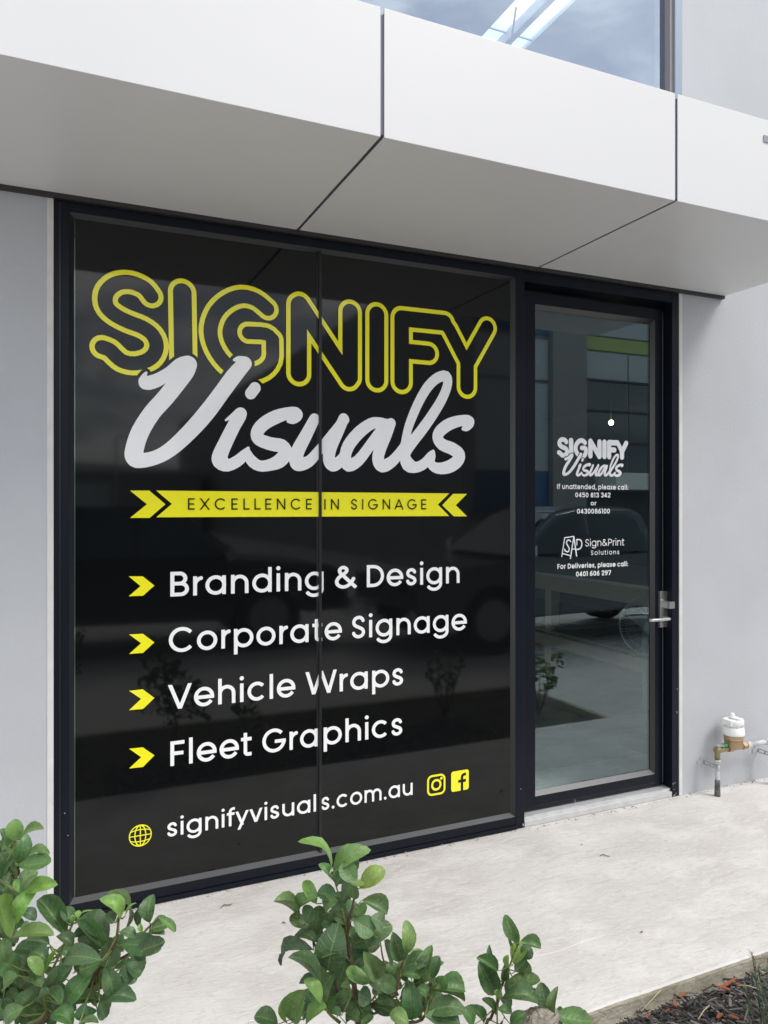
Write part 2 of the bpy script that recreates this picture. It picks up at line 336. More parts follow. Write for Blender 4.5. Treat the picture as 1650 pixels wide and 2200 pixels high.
def glyph(ch, w):
    """-> (advance, strokes, dots, yclip) ; stroke=(points, closed)"""
    h = w / 2; L_ = .07; x0 = L_ + h; S_ = []; D_ = []; clip = None
    r = XH / 2 - h + .008; cy = XH / 2; cx = .042 + h + r; st = cx + r - .004
    rnd = lambda: S_.append((arc(cx, cy, r, r, 0, 360, 28), True))
    if ch == ' ': return .26, [], [], None
    if ch == 'o': rnd(); adv = cx + r + h + .042
    elif ch in 'adqg':
        rnd(); adv = st + h + L_
        if ch == 'a': S_.append(([(st, 0), (st, XH)], 0))
        if ch == 'd': S_.append(([(st, 0), (st, ASC)], 0))
        if ch == 'g': S_.append(([(st, XH), (st, 0)] + arc(st - r, 0.01, r, .20 - h + .03, 0, -158, 14), 0))
    elif ch in 'bp':
        cx = x0 + r - .004; rnd(); adv = cx + r + h + .042
        S_.append(([(x0, -.2), (x0, XH)] if ch == 'p' else [(x0, 0), (x0, ASC)], 0))
    elif ch == 'e': S_.append((arc(cx, cy, r, r, 2, 328, 26), 0)); S_.append(([(cx - r, cy - .01), (cx + r + h * .95, cy - .01)], 0)); adv = cx + r + h + .04
    elif ch == 'c': S_.append((arc(cx, cy, r, r, 42, 318, 24), 0)); adv = cx + r + h + .02
    elif ch in 'sS':
        H = XH if ch == 's' else CAP; wd = .345 if ch == 's' else .42; S_.append((smooth([(.045 + h + (wd + .04 - w) * a, h - .006 + (H - w + .012) * b) for a, b in SPTS], 4), 0)); adv = wd + .04 + .09
    elif ch in 'nhmu':
        ra = .195 if ch != 'm' else .178; yc = XH - h - ra
        S_.append(([(x0, 0), (x0, ASC if ch == 'h' else XH)], 0)) if ch != 'u' else None
        if ch == 'u': S_.append(([(x0, XH), (x0, h + ra)] + arc(x0 + ra, h + ra, ra, ra, 180, 360, 14), 0)); S_.append(([(x0 + 2 * ra, 0), (x0 + 2 * ra, XH)], 0)); adv = x0 + 2 * ra + x0
        else:
            k = 1
            S_.append((arc(x0 + ra, yc, ra, ra, 180, 0, 14) + [(x0 + 2 * ra, 0)], 0))
            if ch == 'm': S_.append((arc(x0 + 3 * ra, yc, ra, ra, 180, 0, 14) + [(x0 + 4 * ra, 0)], 0)); k = 2
            adv = x0 + 2 * ra * k + h + .062
    elif ch == 'r': S_.append(([(x0, 0), (x0, XH)], 0)); S_.append((arc(x0 + .20, XH - h - .20, .20, .20, 180, 92, 9), 0)); adv = x0 + .235
    elif ch in 'il':
        S_.append(([(x0, 0), (x0, XH if ch == 'i' else ASC)], 0)); adv = 2 * x0
        if ch == 'i': D_.append((x0, .70, max(h * 1.22, .055)))
    elif ch == 't': S_.append(([(.15, .685), (.15, h + .07)] + arc(.15 + .07, h + .07, .07, .07, 180, 270, 6) + [(.335, h)], 0)); S_.append(([(.02, XH - h), (.335, XH - h)], 0)); adv = .37
    elif ch == 'f': S_.append(([(.15, 0), (.15, .58)] + arc(.15 + .115, .58, .115, ASC + .01 - h - .58, 180, 90, 8) + [(.335, ASC + .01 - h)], 0)); S_.append(([(.02, XH - h), (.32, XH - h)], 0)); adv = .34
    elif ch in 'vVyWwXxA':
        H = XH if ch in 'vyw' else CAP; e = .06
        def dg(xa, ya, xb, yb):
            d = math.hypot(xb - xa, yb - ya); ux, uy = (xb - xa) / d, (yb - ya) / d; S_.append(([(xa - ux * e, ya - uy * e), (xb + ux * e, yb + uy * e)], 0))
        if ch in 'vV': wd = .53 if ch == 'v' else .66; dg(.012 + h * 1.1, H, wd / 2 + .01, h * .2); dg(wd + .008 - h * 1.1, H, wd / 2 + .01, h * .2); adv = wd + .02
        if ch == 'y': wd = .53; dg(.012 + h * 1.1, H, wd / 2 + .012, .0 + h * .5); dg(wd + .008 - h * 1.1, H, .15, -.2 + .0); adv = wd + .02
        if ch == 'W':
            wd = .99; xs = [.012 + h * 1.1, wd * .27, wd * .5, wd * .73, wd - .012 - h * 1.1]; ys = [H, h * .3, H - h * .3, h * .3, H]
            for i in range(4): dg(xs[i], ys[i], xs[i + 1], ys[i + 1])
            adv = wd
        if ch == 'X': dg(.02 + h, H, .62 - h, 0); dg(.62 - h, H, .02 + h, 0); adv = .64
        if ch == 'A': dg(.012 + h * 1.1, 0, .355, H - h * .3); dg(.70 - h * 1.1, 0, .355, H - h * .3); S_.append(([(.16, .21), (.55, .21)], 0)); adv = .71
        clip = (-.2 if ch == 'y' else 0, H)
    elif ch in 'EFL':
        S_.append(([(x0, 0), (x0, CAP)], 0)); wd = .46
        if ch != 'F': S_.append(([(x0, h), (wd, h)], 0))
        if ch != 'L': S_.append(([(x0, CAP - h), (wd, CAP - h)], 0)); S_.append(([(x0, CAP * .5), (wd - .03, CAP * .5)], 0))
        adv = wd + .055 if ch != 'L' else wd
    elif ch == 'I': S_.append(([(x0, 0), (x0, CAP)], 0)); adv = 2 * x0
    elif ch == 'N': S_.append(([(x0, 0), (x0, CAP)], 0)); S_.append(([(x0 + .47, 0), (x0 + .47, CAP)], 0)); S_.append(([(x0 - .03, CAP + .02), (x0 + .5, -.02)], 0)); clip = (0, CAP); adv = 2 * x0 + .47
    elif ch == 'D': rr = CAP / 2 - h; S_.append(([(x0, 0), (x0, CAP)], 0)); S_.append(([(x0, CAP - h), (x0 + .17, CAP - h)] + arc(x0 + .17, CAP / 2, rr, rr, 90, -90, 16) + [(x0, h)], 0)); adv = x0 + .17 + rr + h + .045
    elif ch in 'PB':
        S_.append(([(x0, 0), (x0, CAP)], 0)); m = .36 if ch == 'B' else .30; ra = (CAP - h - m) / 2
        S_.append(([(x0, CAP - h), (x0 + .20, CAP - h)] + arc(x0 + .20, CAP - h - ra, ra, ra, 90, -90, 12) + [(x0, m)], 0)); adv = x0 + .20 + ra + h + .04
        if ch == 'B': rb = (m - h) / 2; S_.append(([(x0, m), (x0 + .23, m)] + arc(x0 + .23, m - rb, rb * 1.02, rb, 90, -90, 12) + [(x0, h)], 0)); adv = x0 + .23 + rb + h + .045
    elif ch in 'CGO':
        R1 = CAP / 2 - h + .008; c = .045 + h + R1
        if ch == 'C': S_.append((arc(c, CAP / 2, R1, R1, 40, 320, 26), 0)); adv = c + R1 + h
        elif ch == 'O': S_.append((arc(c, CAP / 2, R1, R1, 0, 360, 30), True)); adv = c + R1 + h + .045
        else: S_.append((arc(c, CAP / 2, R1, R1, 42, 352, 28), 0)); S_.append(([(c + .02, CAP / 2 - .03), (c + R1 + h, CAP / 2 - .03)], 0)); adv = c + R1 + h + .045
    elif ch == '&': S_.append((smooth([(.66, .02), (.50, .18), (.33, .36), (.20, .49), (.19, .59), (.28, .655), (.38, .61), (.38, .52), (.28, .43), (.16, .34), (.10, .22), (.14, .11), (.27, .045), (.42, .08), (.53, .19), (.60, .32)], 4), 0)); adv = .70
    elif ch == '.': D_.append((.06 + h * 1.1, h * 1.15, h * 1.25)); adv = .12 + h * 2.2
    elif ch == ':': D_ += [(.06 + h * 1.1, h * 1.15, h * 1.2), (.06 + h * 1.1, .40, h * 1.2)]; adv = .12 + h * 2.2
    elif ch == ',': S_.append(([(.12 + h, w), (.05 + h, -.10)], 0)); adv = .12 + h * 2.2
    elif ch.isdigit():
        wd = .50; xl = .045 + h; xr = xl + wd - w; xc = (xl + xr) / 2; T = CAP - h; hw = (xr - xl) / 2; adv = xr + h + .045
        if ch == '0': S_.append((arc(xc, CAP / 2, hw, CAP / 2 - h, 0, 360, 26), True))
        if ch == '1': S_.append(([(.20, 0), (.20, CAP)], 0)); S_.append(([(.04, CAP - h), (.20 + h, CAP - h)], 0)); adv = .33
        if ch == '2': S_.append((smooth([(xl, .50), (xl + .03, .60), (xc, T), (xr - .03, .62), (xr, .50), (xr - .06, .38), (xc, .25), (xl + .02, h)], 4), 0)); S_.append(([(xl - h * .6, h), (xr + h * .6, h)], 0))
        if ch == '3': S_.append((smooth([(xl, .57), (xc - .05, T), (xr - .04, .61), (xr - .04, .46), (xc, .375)], 4), 0)); S_.append((smooth([(xc, .375), (xr - .02, .32), (xr, .18), (xr - .08, .07), (xc - .03, h), (xl, .15)], 4), 0))
        if ch == '4': S_.append(([(xr - .10, 0), (xr - .10, CAP)], 0)); S_.append(([(xr - .10, CAP - h * .6), (xl - .01, .20)], 0)); S_.append(([(xl - h, .19), (xr + h, .19)], 0))
        if ch == '5': S_.append(([(xr, T), (xl + .03, T), (xl + .01, .38)], 0)); S_.append((smooth([(xl + .01, .38), (xc, .44), (xr - .02, .36), (xr, .22), (xr - .07, .08), (xc - .03, h), (xl - .01, .13)], 4), 0))
        if ch in '69':
            ra = .22 - h + .01; yy = h + ra; p = [(arc(xc, yy, hw, ra, 0, 360, 22), True), (smooth([(xc - hw, yy), (xl + .04, .45), (xc + .02, T), (xc + .13, T + .005)], 4), 0)]
            S_ += p if ch == '6' else [([(2 * xc - a, CAP - b) for a, b in q], c) for q, c in p]
        if ch == '7': S_.append(([(xl - h, T), (xr + h * .4, T)], 0)); S_.append(([(xr, T), (xl + .10, 0)], 0)); clip = (0, CAP)
        if ch == '8': ra = .165 - h * .4; S_.append((arc(xc, CAP - h - ra + .0, hw * .86, ra, 0, 360, 20), True)); yb = CAP - h - 2 * ra; rb = (yb - h) / 2; S_.append((arc(xc, h + rb, hw, rb, 0, 360, 20), True))
    return adv, S_, D_, clip
GC = {}
def glyph_loops(ch, w):
    if (ch, w) in GC: return GC[ch, w]
    adv, st, dots, clip = glyph(ch, w)
    def fn(P):
        d = np.full(P[0].shape, 1e3)
        for p, c in st: d = np.minimum(d, stroke_butt(P, p, w / 2, c))
        if clip: d = np.maximum(d, np.maximum(P[1] - clip[1], clip[0] - P[1]))
        for x, y, r in dots: d = np.minimum(d, np.hypot(P[0] - x, P[1] - y) - r)
        return d
    lp = contours(fn, (-.08, adv + .12, -.30, .86), .011) if (st or dots) else []
    GC[ch, w] = (adv, lp); return GC[ch, w]
def text_sheet(sh, text, xl, xr, zb, capm, f, w=.1, track=0):
    """fit text between xl..xr metres on baseline zb with capital height capm; f(x,z)->point"""
    g = [glyph_loops(c, w) for c in text]; pen = 0; pl = []
    for a, lp in g: pl.append(pen); pen += a + track
    xs = [p[0] + pl[i] for i, (a, lp) in enumerate(g) for l in lp for p in l]; lo, hi = min(xs), max(xs)
    sx = (xr - xl) / (hi - lo); sz = capm / CAP
    for i, (a, lp) in enumerate(g):
        if lp: sh.add([[(xl + (p[0] + pl[i] - lo) * sx, zb + p[1] * sz) for p in l] for l in lp], f, .0022 * sz)
# ============================================================ LARGE STRUCTURE
XL, XR, H = 0.022, 3.083, 2.70      # opening of the shopfront
def struct(o): o['kind'] = 'structure'; return o
struct(MB().box(-40, 60, -60, -2.42, -.35, -.16).build('driveway', M_road))
struct(MB().box(3.80, 60, -2.42, -1.19, -.35, -.02, .006).build('footpath', M_road))
bm_ = MB()
xs_ = np.linspace(-6, 14, 161); bm = bm_.bm          # path slab with a slightly worn front arris
rows = []
for x in xs_:
    e = .006 * noise.noise(Vector((x * 7, 0, 0))) + .004 * noise.noise(Vector((x * 31, 5, 0)))
    b = .010 + .006 * abs(noise.noise(Vector((x * 13, 3, 0))))
    rows.append([bm.verts.new(p) for p in ((x, .6, 0), (x, -1.19 + e + b, 0), (x, -1.19 + e + b * .3, -b * .35), (x, -1.19 + e, -b * 1.1), (x, -1.193 + e, -.25), (x, .6, -.25))])
for A, B in zip(rows, rows[1:]):
    for k in range(6): bm.faces.new((A[k], A[(k + 1) % 6], B[(k + 1) % 6], B[k]))
bm.faces.new(rows[0]); bm.faces.new(rows[-1][::-1])
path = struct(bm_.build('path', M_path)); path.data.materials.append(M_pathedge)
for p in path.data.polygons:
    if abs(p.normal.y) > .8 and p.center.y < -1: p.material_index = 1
def bevel_strip(name, a, b, c, d, parent, m=None):
    b_ = MB(); v = [b_.bm.verts.new(p) for p in (a, b, c, d)]; b_.bm.faces.new(v); return b_.build(name, m or M_bead, parent)
# --- building: walls, interior shell, roof with skylight, upper window
B = empty('industrial_unit', (0, 0, 0), 'light grey rendered industrial unit behind the black shopfront and white awning', 'building')
def wall(*b, bev=0): return MB().box(*b, bev).build('wall', M_wall, B)
wall(-6, XL - .022, 0, .2, -.05, H + .47); wall(XR + .022, 12, 0, .2, -.05, 7.2)
wall(XL - .022, XR + .022, .0, .2, H + .003, H + .47); wall(-6, -3.5, 0, .2, H + .47, 7.2); wall(-3.5, XR + .022, 0, .2, 6.1, 7.2)
for x0, x1 in ((XL - .022, XL), (XR, XR + .022)):
    MB().box(x0, x1, -.003, .2, 0.001, H - .016, .002).build('corner_bead', M_white, B)
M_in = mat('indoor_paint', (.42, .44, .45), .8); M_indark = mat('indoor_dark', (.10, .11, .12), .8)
MB().box(-6, -4.5, 9.0, 9.2, -.05, 7.2).box(-4.5, -.5, 9.0, 9.2, 2.9, 7.2).box(-.5, 12, 9.0, 9.2, -.05, 7.2).build('back_wall', M_in, B)  # gap in the wall added to let fill light into the room
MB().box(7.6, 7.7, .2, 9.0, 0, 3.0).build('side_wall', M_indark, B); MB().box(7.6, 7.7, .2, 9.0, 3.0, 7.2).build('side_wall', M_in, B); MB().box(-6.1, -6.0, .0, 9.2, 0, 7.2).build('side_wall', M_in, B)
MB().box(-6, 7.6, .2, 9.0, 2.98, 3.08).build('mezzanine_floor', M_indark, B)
MB().box(-6, 7.6, .6, 9.0, -.05, .004).build('floor_slab', M_floor, B)
M_roof = mat('roof_sheet', (.62, .64, .66), .7, stretch=(8, 1, 1), bump=.3, bscale=4)
for b in ((-6, 4.02, -.2, 9.2), (4.54, 7.7, -.2, 9.2), (4.02, 4.54, 3.8, 5.5)):
    MB().box(*b, 6.30, 6.36).build('roof', M_roof, B)
m = bpy.data.materials.new('skylight_sheet'); m.use_nodes = True; t = m.node_tree; t.nodes.clear()
o_ = N(t, 'ShaderNodeOutputMaterial'); a1 = N(t, 'ShaderNodeBsdfTranslucent'); a2 = N(t, 'ShaderNodeBsdfTransparent'); a3 = N(t, 'ShaderNodeMixShader'); a3.inputs[0].default_value = .75
a1.inputs[0].default_value = (.95, 1, 1, 1); a2.inputs[0].default_value = (.95, 1, 1, 1)
t.links.new(a1.outputs[0], a3.inputs[1]); t.links.new(a2.outputs[0], a3.inputs[2]); t.links.new(a3.outputs[0], o_.inputs[0]); M_sky = m
for (x0, x1, y0, y1) in ((4.02, 4.22, -.2, 3.8), (4.29, 4.54, -.2, 3.8), (4.02, 4.54, 5.5, 9.0)):
    MB().box(x0, x1, y0, y1, 6.325, 6.329).build('skylight', M_sky, B)
MB().box(4.22, 4.29, -.2, 3.8, 6.22, 6.33).build('roof_beam', M_roof, B)
for k in range(5): MB().box(4.02, 4.54, .4 + k * .75, .42 + k * .75, 6.31, 6.322).build('batten', M_roof, B)
MB().tube([(4.0, 2.9, 6.2), (4.54, 3.9, 6.2)], .010, 6).build('brace', M_steel, B)
uw = empty('upper_window', (0, 0, H + .47)); uw.parent = B
bevel_strip('pane', (-3.5, .05, H + .47), (XR - .028, .05, H + .47), (XR - .028, .05, 6.1), (-3.5, .05, 6.1), uw, M_gl_up)
M_upf = mat('upper_frame', (.27, .32, .40), .35, metal=.2); M_upb = mat('upper_bead', (.26, .235, .245), .5)  # frame lightened and blued: the reflected sky is put into its colour
MB().box(XR - .028, XR + .022, -.002, .1, H + .47, 6.1, .002).build('frame', M_upf, uw)
MB().box(XR - .050, XR - .029, .012, .09, H + .47, 6.1, .002).build('bead', M_upb, uw)
MB().box(-3.5, XR - .05, -.002, .1, H + .43, H + .49, .002).build('sill', M_upf, uw)
for x in (-1.2, .95): pass
# --- canopy / awning
FY = -.8913
CN = empty('awning', (1, FY / 2, H), 'white metal panelled awning box above the shopfront window and door', 'awning')
JX = (-5.14, -3.92, -2.70, -1.476, -.257, .9563, 2.1697, 3.3951); g = .0066
for i in range(7):
    x0, x1 = JX[i] + (g if i else 0), JX[i + 1] - (g if i < 6 else 0)
    MB().box(x0, x1, FY, FY + .004, H, 3.1048, .0012).build('fascia_panel', M_panel, CN)
    MB().box(x0, x1, FY + .0045, -.022, H, H + .004, .0012).build('soffit_panel', M_soffit, CN)
    MB().box(x0, x1, FY + .0045, .0, 3.09, 3.094).build('top_panel', M_panel, CN)
MB().box(JX[0] + .006, JX[-1] - .005, FY + .0085, -.001, H + .012, 3.086).build('backing', M_back, CN)
MB().box(JX[-1] - .0045, JX[-1] - .0005, FY + .0045, -.001, H + .0045, 3.0895).build('end_panel', M_panel, CN)
M_fl = mat('dark_flashing', (.028, .026, .026), .5)
MB().box(-6, JX[-1] + .002, -.022, -.001, H - .016, H + .002, .001).build('flashing', M_fl, CN)
# grey characters at the far right of the fascia (unit number), only its first stroke is in frame
pt = at(1641, 297, FY - .003)
MB().box(pt.x, pt.x + .10, FY - .004, FY - .0005, pt.z - .014, pt.z + .014, .001).build('unit_number', mat('grey_letter', (.26, .29, .33), .5), CN)
# ============================================================ SHOPFRONT WINDOW
X1, X2, X3, ZT, ZB, XP = .0759, 1.0641, 2.0471, 2.6444, .0611, 2.0986
WN = empty('shopfront_window', (1.06, 0, 0), 'black framed shopfront window of two tall panes carrying the big black and yellow graphic', 'window')
HF = H - .016
MB().box(XL + .001, X1, 0, .12, .002, HF, .002).build('frame', M_frame, WN)
MB().box(X3, XP, 0, .12, .002, HF, .002).build('frame', M_frame, WN)
MB().box(X1, X3, 0.001, .12, ZT, HF, .002).build('frame', M_frame, WN)
MB().box(X1, X3, 0.001, .12, .022, ZB, .002).build('frame', M_frame, WN)
MB().box(XL + .03, X3 + .004, -.006, .12, .002, .0215, .002).build('sub_sill', M_frame, WN)
MB().box(XL + .02, XL + .023, -.0012, .0, .01, HF - .01).build('frame_groove', M_bead, WN)
G0 = .026; i_ = .017; M_sillbead = mat('bead_sill_lit', (.085, .085, .088), .3, spec=.6)  # bottom bead painted lighter for the light on its upward face
def beads(x0, x1, z0, z1, parent, yf=0.0, yg=G0, iw=i_, m=None, it=None):
    it = it or iw
    y0 = yf + .001; A = [(x0, y0, z0), (x1, y0, z0), (x1, y0, z1), (x0, y0, z1)]; Bq = [(x0 + iw, yg, z0 + iw), (x1 - iw, yg, z0 + iw), (x1 - iw, yg, z1 - it), (x0 + iw, yg, z1 - it)]
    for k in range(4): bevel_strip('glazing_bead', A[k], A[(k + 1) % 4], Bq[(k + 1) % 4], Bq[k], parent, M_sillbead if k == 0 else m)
beads(X1, X3, ZB, ZT, WN)
MB().box(X2 - .0035, X2 + .0085, .010, .060, ZB + i_ * .4, ZT - i_ * .4, .0015).build('mullion', mat('mullion_black', (.010, .011, .013), .35), WN)
MB().box(X2 - .011, X2 - .0038, .020, .060, ZB + i_ * .6, ZT - i_ * .6).build('mullion_gasket', M_joint, WN)
for x0, x1 in ((X1 + .004, X2 - .004), (X2 + .009, X3 - .004)):
    MB().box(x0, x1, G0, G0 + .006, ZB + .004, ZT - .004).build('pane', M_gl_win, WN)
MB().box(X1 + .0165, X1 + .021, G0 + .0065, G0 + .010, ZB + .012, ZT - .09).build('pane_edge', M_edge, WN)
# --- window graphic
SG = empty('window_graphic', (1.06, .04, 1.3), 'black, yellow and white vinyl signage covering the whole shopfront window', 'sign')
YG, YT, YU = .0225, .0190, .0155
MB().box(X1 + .0215, X2 - .0005, YG, YG + .002, ZB + .002, ZT - .002).build('black_backing', M_vblack, SG)
MB().box(X2 + .0005, X3 - .002, YG, YG + .002, ZB + .002, ZT - .002).build('black_backing', M_vblack, SG)
fp = lambda x, z: (x, YT, z)
fu = lambda x, z: (x, YU, z)
def wz(u, v, Y=YT): p = at(u, v, Y); return (p.x, p.z)
c1 = lambda x, y: wz(150 + x / 3, 540 + y / 3)
c2 = lambda x, y: wz(600 + x / 3, 540 + y / 3)
RB, RS = .0555, .0465
def bold(cv, pts, r): return [(*cv(x, y), r) for x, y in pts]
S1 = smooth([(525, 290), (485, 240), (420, 207), (355, 197), (290, 212), (240, 258), (227, 315), (245, 368), (300, 415), (380, 455), (470, 490), (535, 540), (560, 610), (535, 675), (475, 712), (400, 722), (335, 705), (290, 668), (255, 635), (210, 618)], 3)
LET = [
    [bold(c1, S1, RS)],
    [bold(c1, [(725, 265), (733, 730)], RB)],
    [bold(c1, smooth([(1275, 372), (1200, 312), (1110, 290), (1020, 320), (945, 390), (908, 490), (920, 590), (975, 690), (1060, 765), (1160, 790), (1250, 765), (1303, 700), (1307, 600)], 3), .0475), bold(c1, [(1307, 640), (1307, 570)], .0475), bold(c1, smooth([(1307, 570), (1265, 533), (1150, 525)], 3), .0455)],
    [bold(c2, [(126, 348), (126, 786)], RB), bold(c2, [(457, 392), (457, 810)], RB), bold(c2, [(132, 342), (450, 822)], RB * .98)],
    [bold(c2, [(629, 408), (629, 829)], RB)],
    [bold(c2, [(789, 432), (789, 841)], RB), bold(c2, [(789, 432), (1065, 461)], RB), bold(c2, [(789, 640), (963, 657)], RB * .96), bold(c2, [(1068, 462), (1100, 510), (1210, 725)], RB * .9), bold(c2, [(1340, 492), (1210, 725)], RB * .97), bold(c2, [(1210, 725), (1210, 874)], RB)],
]
rr = .0019
def sc(cv, pts): return [(*cv(x, y), r * rr * .97) for x, y, r in pts]
o2 = lambda p: [(x + 1350, y, r) for x, y, r in p]
SCR = [
    [(492, 783, 9), (480, 806, 18), (488, 848, 44), (560, 832, 44), (640, 785, 40), (715, 738, 52), (762, 726, 55)],
    [(765, 728, 55), (745, 775, 57), (690, 850, 56), (615, 945, 55), (530, 1040, 55), (455, 1160, 57), (418, 1270, 58), (418, 1325, 60), (452, 1348, 50), (550, 1330, 46), (650, 1275, 48), (770, 1165, 52), (880, 1042, 54), (975, 915, 52), (1060, 800, 52), (1128, 722, 46)],
    [(1128, 722, 46), (1090, 696, 22), (1060, 700, 10)],
    [(1166, 917, 38), (1194, 880, 38)],
    [(1006, 1088, 7), (1050, 1062, 18), (1102, 1045, 40), (1060, 1120, 44), (1010, 1220, 46), (970, 1310, 50), (972, 1352, 54), (1015, 1380, 40), (1080, 1352, 38), (1125, 1310, 32), (1150, 1268, 10)],
    [(1408, 1094, 12), (1438, 1086, 28), (1460, 1052, 44), (1420, 1040, 38), (1330, 1067, 45), (1250, 1112, 44), (1208, 1165, 42), (1220, 1212, 42), (1300, 1242, 44), (1365, 1255, 46), (1392, 1300, 46), (1350, 1352, 46), (1285, 1378, 38), (1220, 1382, 36), (1168, 1345, 36), (1153, 1290, 14)],
    [(1577, 1080, 36), (1520, 1190, 42), (1468, 1290, 46), (1460, 1350, 48), (1478, 1372, 46), (1540, 1355, 38), (1600, 1290, 33), (1660, 1215, 30), (1770, 1085, 34)],
    o2([(415, 1080, 37), (370, 1180, 40), (330, 1270, 42), (320, 1340, 42), (345, 1375, 45), (385, 1358, 38), (425, 1300, 28), (445, 1240, 22)]),
    o2([(690, 1112, 32), (645, 1105, 36), (590, 1112, 38), (510, 1172, 42), (445, 1255, 42), (425, 1330, 40), (447, 1378, 43), (510, 1348, 38), (580, 1258, 36), (650, 1165, 38), (690, 1112, 34)]),
    o2([(720, 1108, 34), (690, 1180, 40), (648, 1280, 42), (637, 1345, 42), (665, 1382, 44), (720, 1360, 38), (775, 1300, 34), (815, 1230, 24)]),
    o2([(802, 1270, 28), (828, 1150, 30), (860, 1060, 32), (905, 960, 33), (960, 870, 34), (1020, 815, 34), (1075, 806, 36), (1084, 860, 33), (1050, 950, 34), (990, 1050, 36), (920, 1150, 37), (850, 1240, 38), (812, 1310, 36), (830, 1372, 47), (880, 1392, 36), (935, 1368, 34), (975, 1318, 28), (993, 1285, 8)]),
    o2([(1183, 1145, 10), (1207, 1132, 28), (1225, 1098, 38), (1180, 1090, 36), (1100, 1112, 40), (1040, 1155, 40), (1020, 1200, 38), (1050, 1245, 40), (1115, 1272, 42), (1160, 1310, 43), (1145, 1355, 43), (1090, 1390, 42), (1020, 1398, 36), (978, 1368, 30), (995, 1320, 14), (997, 1288, 6)]),
]
def scr3(p):
    q = smooth(p, 3); o = []
    for x, y, r in q:
        X, Z = c1(x, y); d = C_.y * -1 * math.cos(YAW) + X * math.sin(YAW); o.append((X, Z, r / 3 * d / FPX * .985))
    return o
SCRM = [scr3(p) for p in SCR]
def sd_script(P):
    d = None
    for s_ in SCRM:
        q = stroke_round(P, s_); d = q if d is None else np.minimum(d, q)
    return d
def sd_letter(P, k):
    d = None
    for s_ in LET[k]:
        q = stroke_round(P, s_); d = q if d is None else np.minimum(d, q)
    return d
BLK = [(*c1(790, 800), .075), (*c1(900, 830), .02), (*c1(1130, 800), .045), (*c1(1100, 640), .0)]
TRING = .0192
for k in range(6):
    sh = Sheet(); xs = [p[0] for s_ in LET[k] for p in s_]; zs = [p[1] for s_ in LET[k] for p in s_]
    def ring(P, k=k):
        d = sd_letter(P, k); d = np.maximum(d, -(d + TRING))
        if k < 3:
            d = np.maximum(d, -(sd_script(P) - .0125))
            if k == 1: d = np.maximum(d, -(np.hypot(P[0] - BLK[0][0], P[1] - BLK[0][1]) - BLK[0][2]))
            if k == 2: d = np.maximum(d, -(np.hypot(P[0] - BLK[2][0], P[1] - BLK[2][1]) - BLK[2][2]))
        return d
    sh.sd(ring, (min(xs) - .07, max(xs) + .07, min(zs) - .07, max(zs) + .07), .0016, fp)
    sh.build('outlined_letter', M_vyel, SG)
sh = Sheet(); xs = [p[0] for s_ in SCRM for p in s_]; zs = [p[1] for s_ in SCRM for p in s_]
SBOX = (min(xs) - .05, max(xs) + .05, min(zs) - .05, max(zs) + .05)
sh.sd(sd_script, SBOX, .0016, fp); sh.build('script_lettering', M_vwhite, SG)
def poly(name, pts, m, f=fp, parent=SG):
    s_ = Sheet(); s_.add([pts], f, 1e-5); return s_.build(name, m, parent)
poly('chevron', [c1(*p) for p in ((388, 1542), (512, 1542), (616, 1630), (515, 1718), (388, 1718), (497, 1630))], M_vyel)
poly('banner', [c1(557, 1542), c2(1095, 1560), c2(1022, 1632), c2(1095, 1706), c1(557, 1714), c1(658, 1628)], M_vyel)
poly('chevron', [c2(*p) for p in ((1120, 1563), (1210, 1563), (1138, 1636), (1210, 1708), (1125, 1708), (1050, 1636))], M_vyel)
z3 = lambda x, y: wz(250 + x / 3.667, 1140 + y / 3.667)
for q in (((98, 360), (208, 360), (300, 433), (210, 513), (98, 517), (190, 437)), ((100, 818), (208, 812), (300, 880), (210, 963), (100, 972), (195, 887)),
          ((100, 1262), (208, 1250), (300, 1318), (210, 1405), (100, 1415), (195, 1325)), ((100, 1718), (208, 1707), (300, 1770), (210, 1862), (100, 1874), (195, 1785))):
    poly('arrow', [z3(*p) for p in q], M_vyel)
def tline(name, text, a, b, zb, cap, m, f=fp, w=.1, track=0, parent=SG):
    e = empty(name); e.parent = parent; e.location = (0, 0, 0)
    g = [glyph_loops(c, w) for c in text]; pen = 0; pl = []
    for ad, lp in g: pl.append(pen); pen += ad + track
    xs = [p[0] + pl[i] for i, (ad, lp) in enumerate(g) for l in lp for p in l]; lo, hi = min(xs), max(xs); sx = (b - a) / (hi - lo); sz = cap / CAP
    for i, (ad, lp) in enumerate(g):
        if not lp: continue
        s_ = Sheet(); s_.add([[(a + (p[0] + pl[i] - lo) * sx, zb + p[1] * sz) for p in l] for l in lp], f, .0022 * sz); s_.build('letter', m, e)
    return e
X_ = lambda u, v, Y=YT: wz(u, v, Y)[0]; Z_ = lambda u, v, Y=YT: wz(u, v, Y)[1]
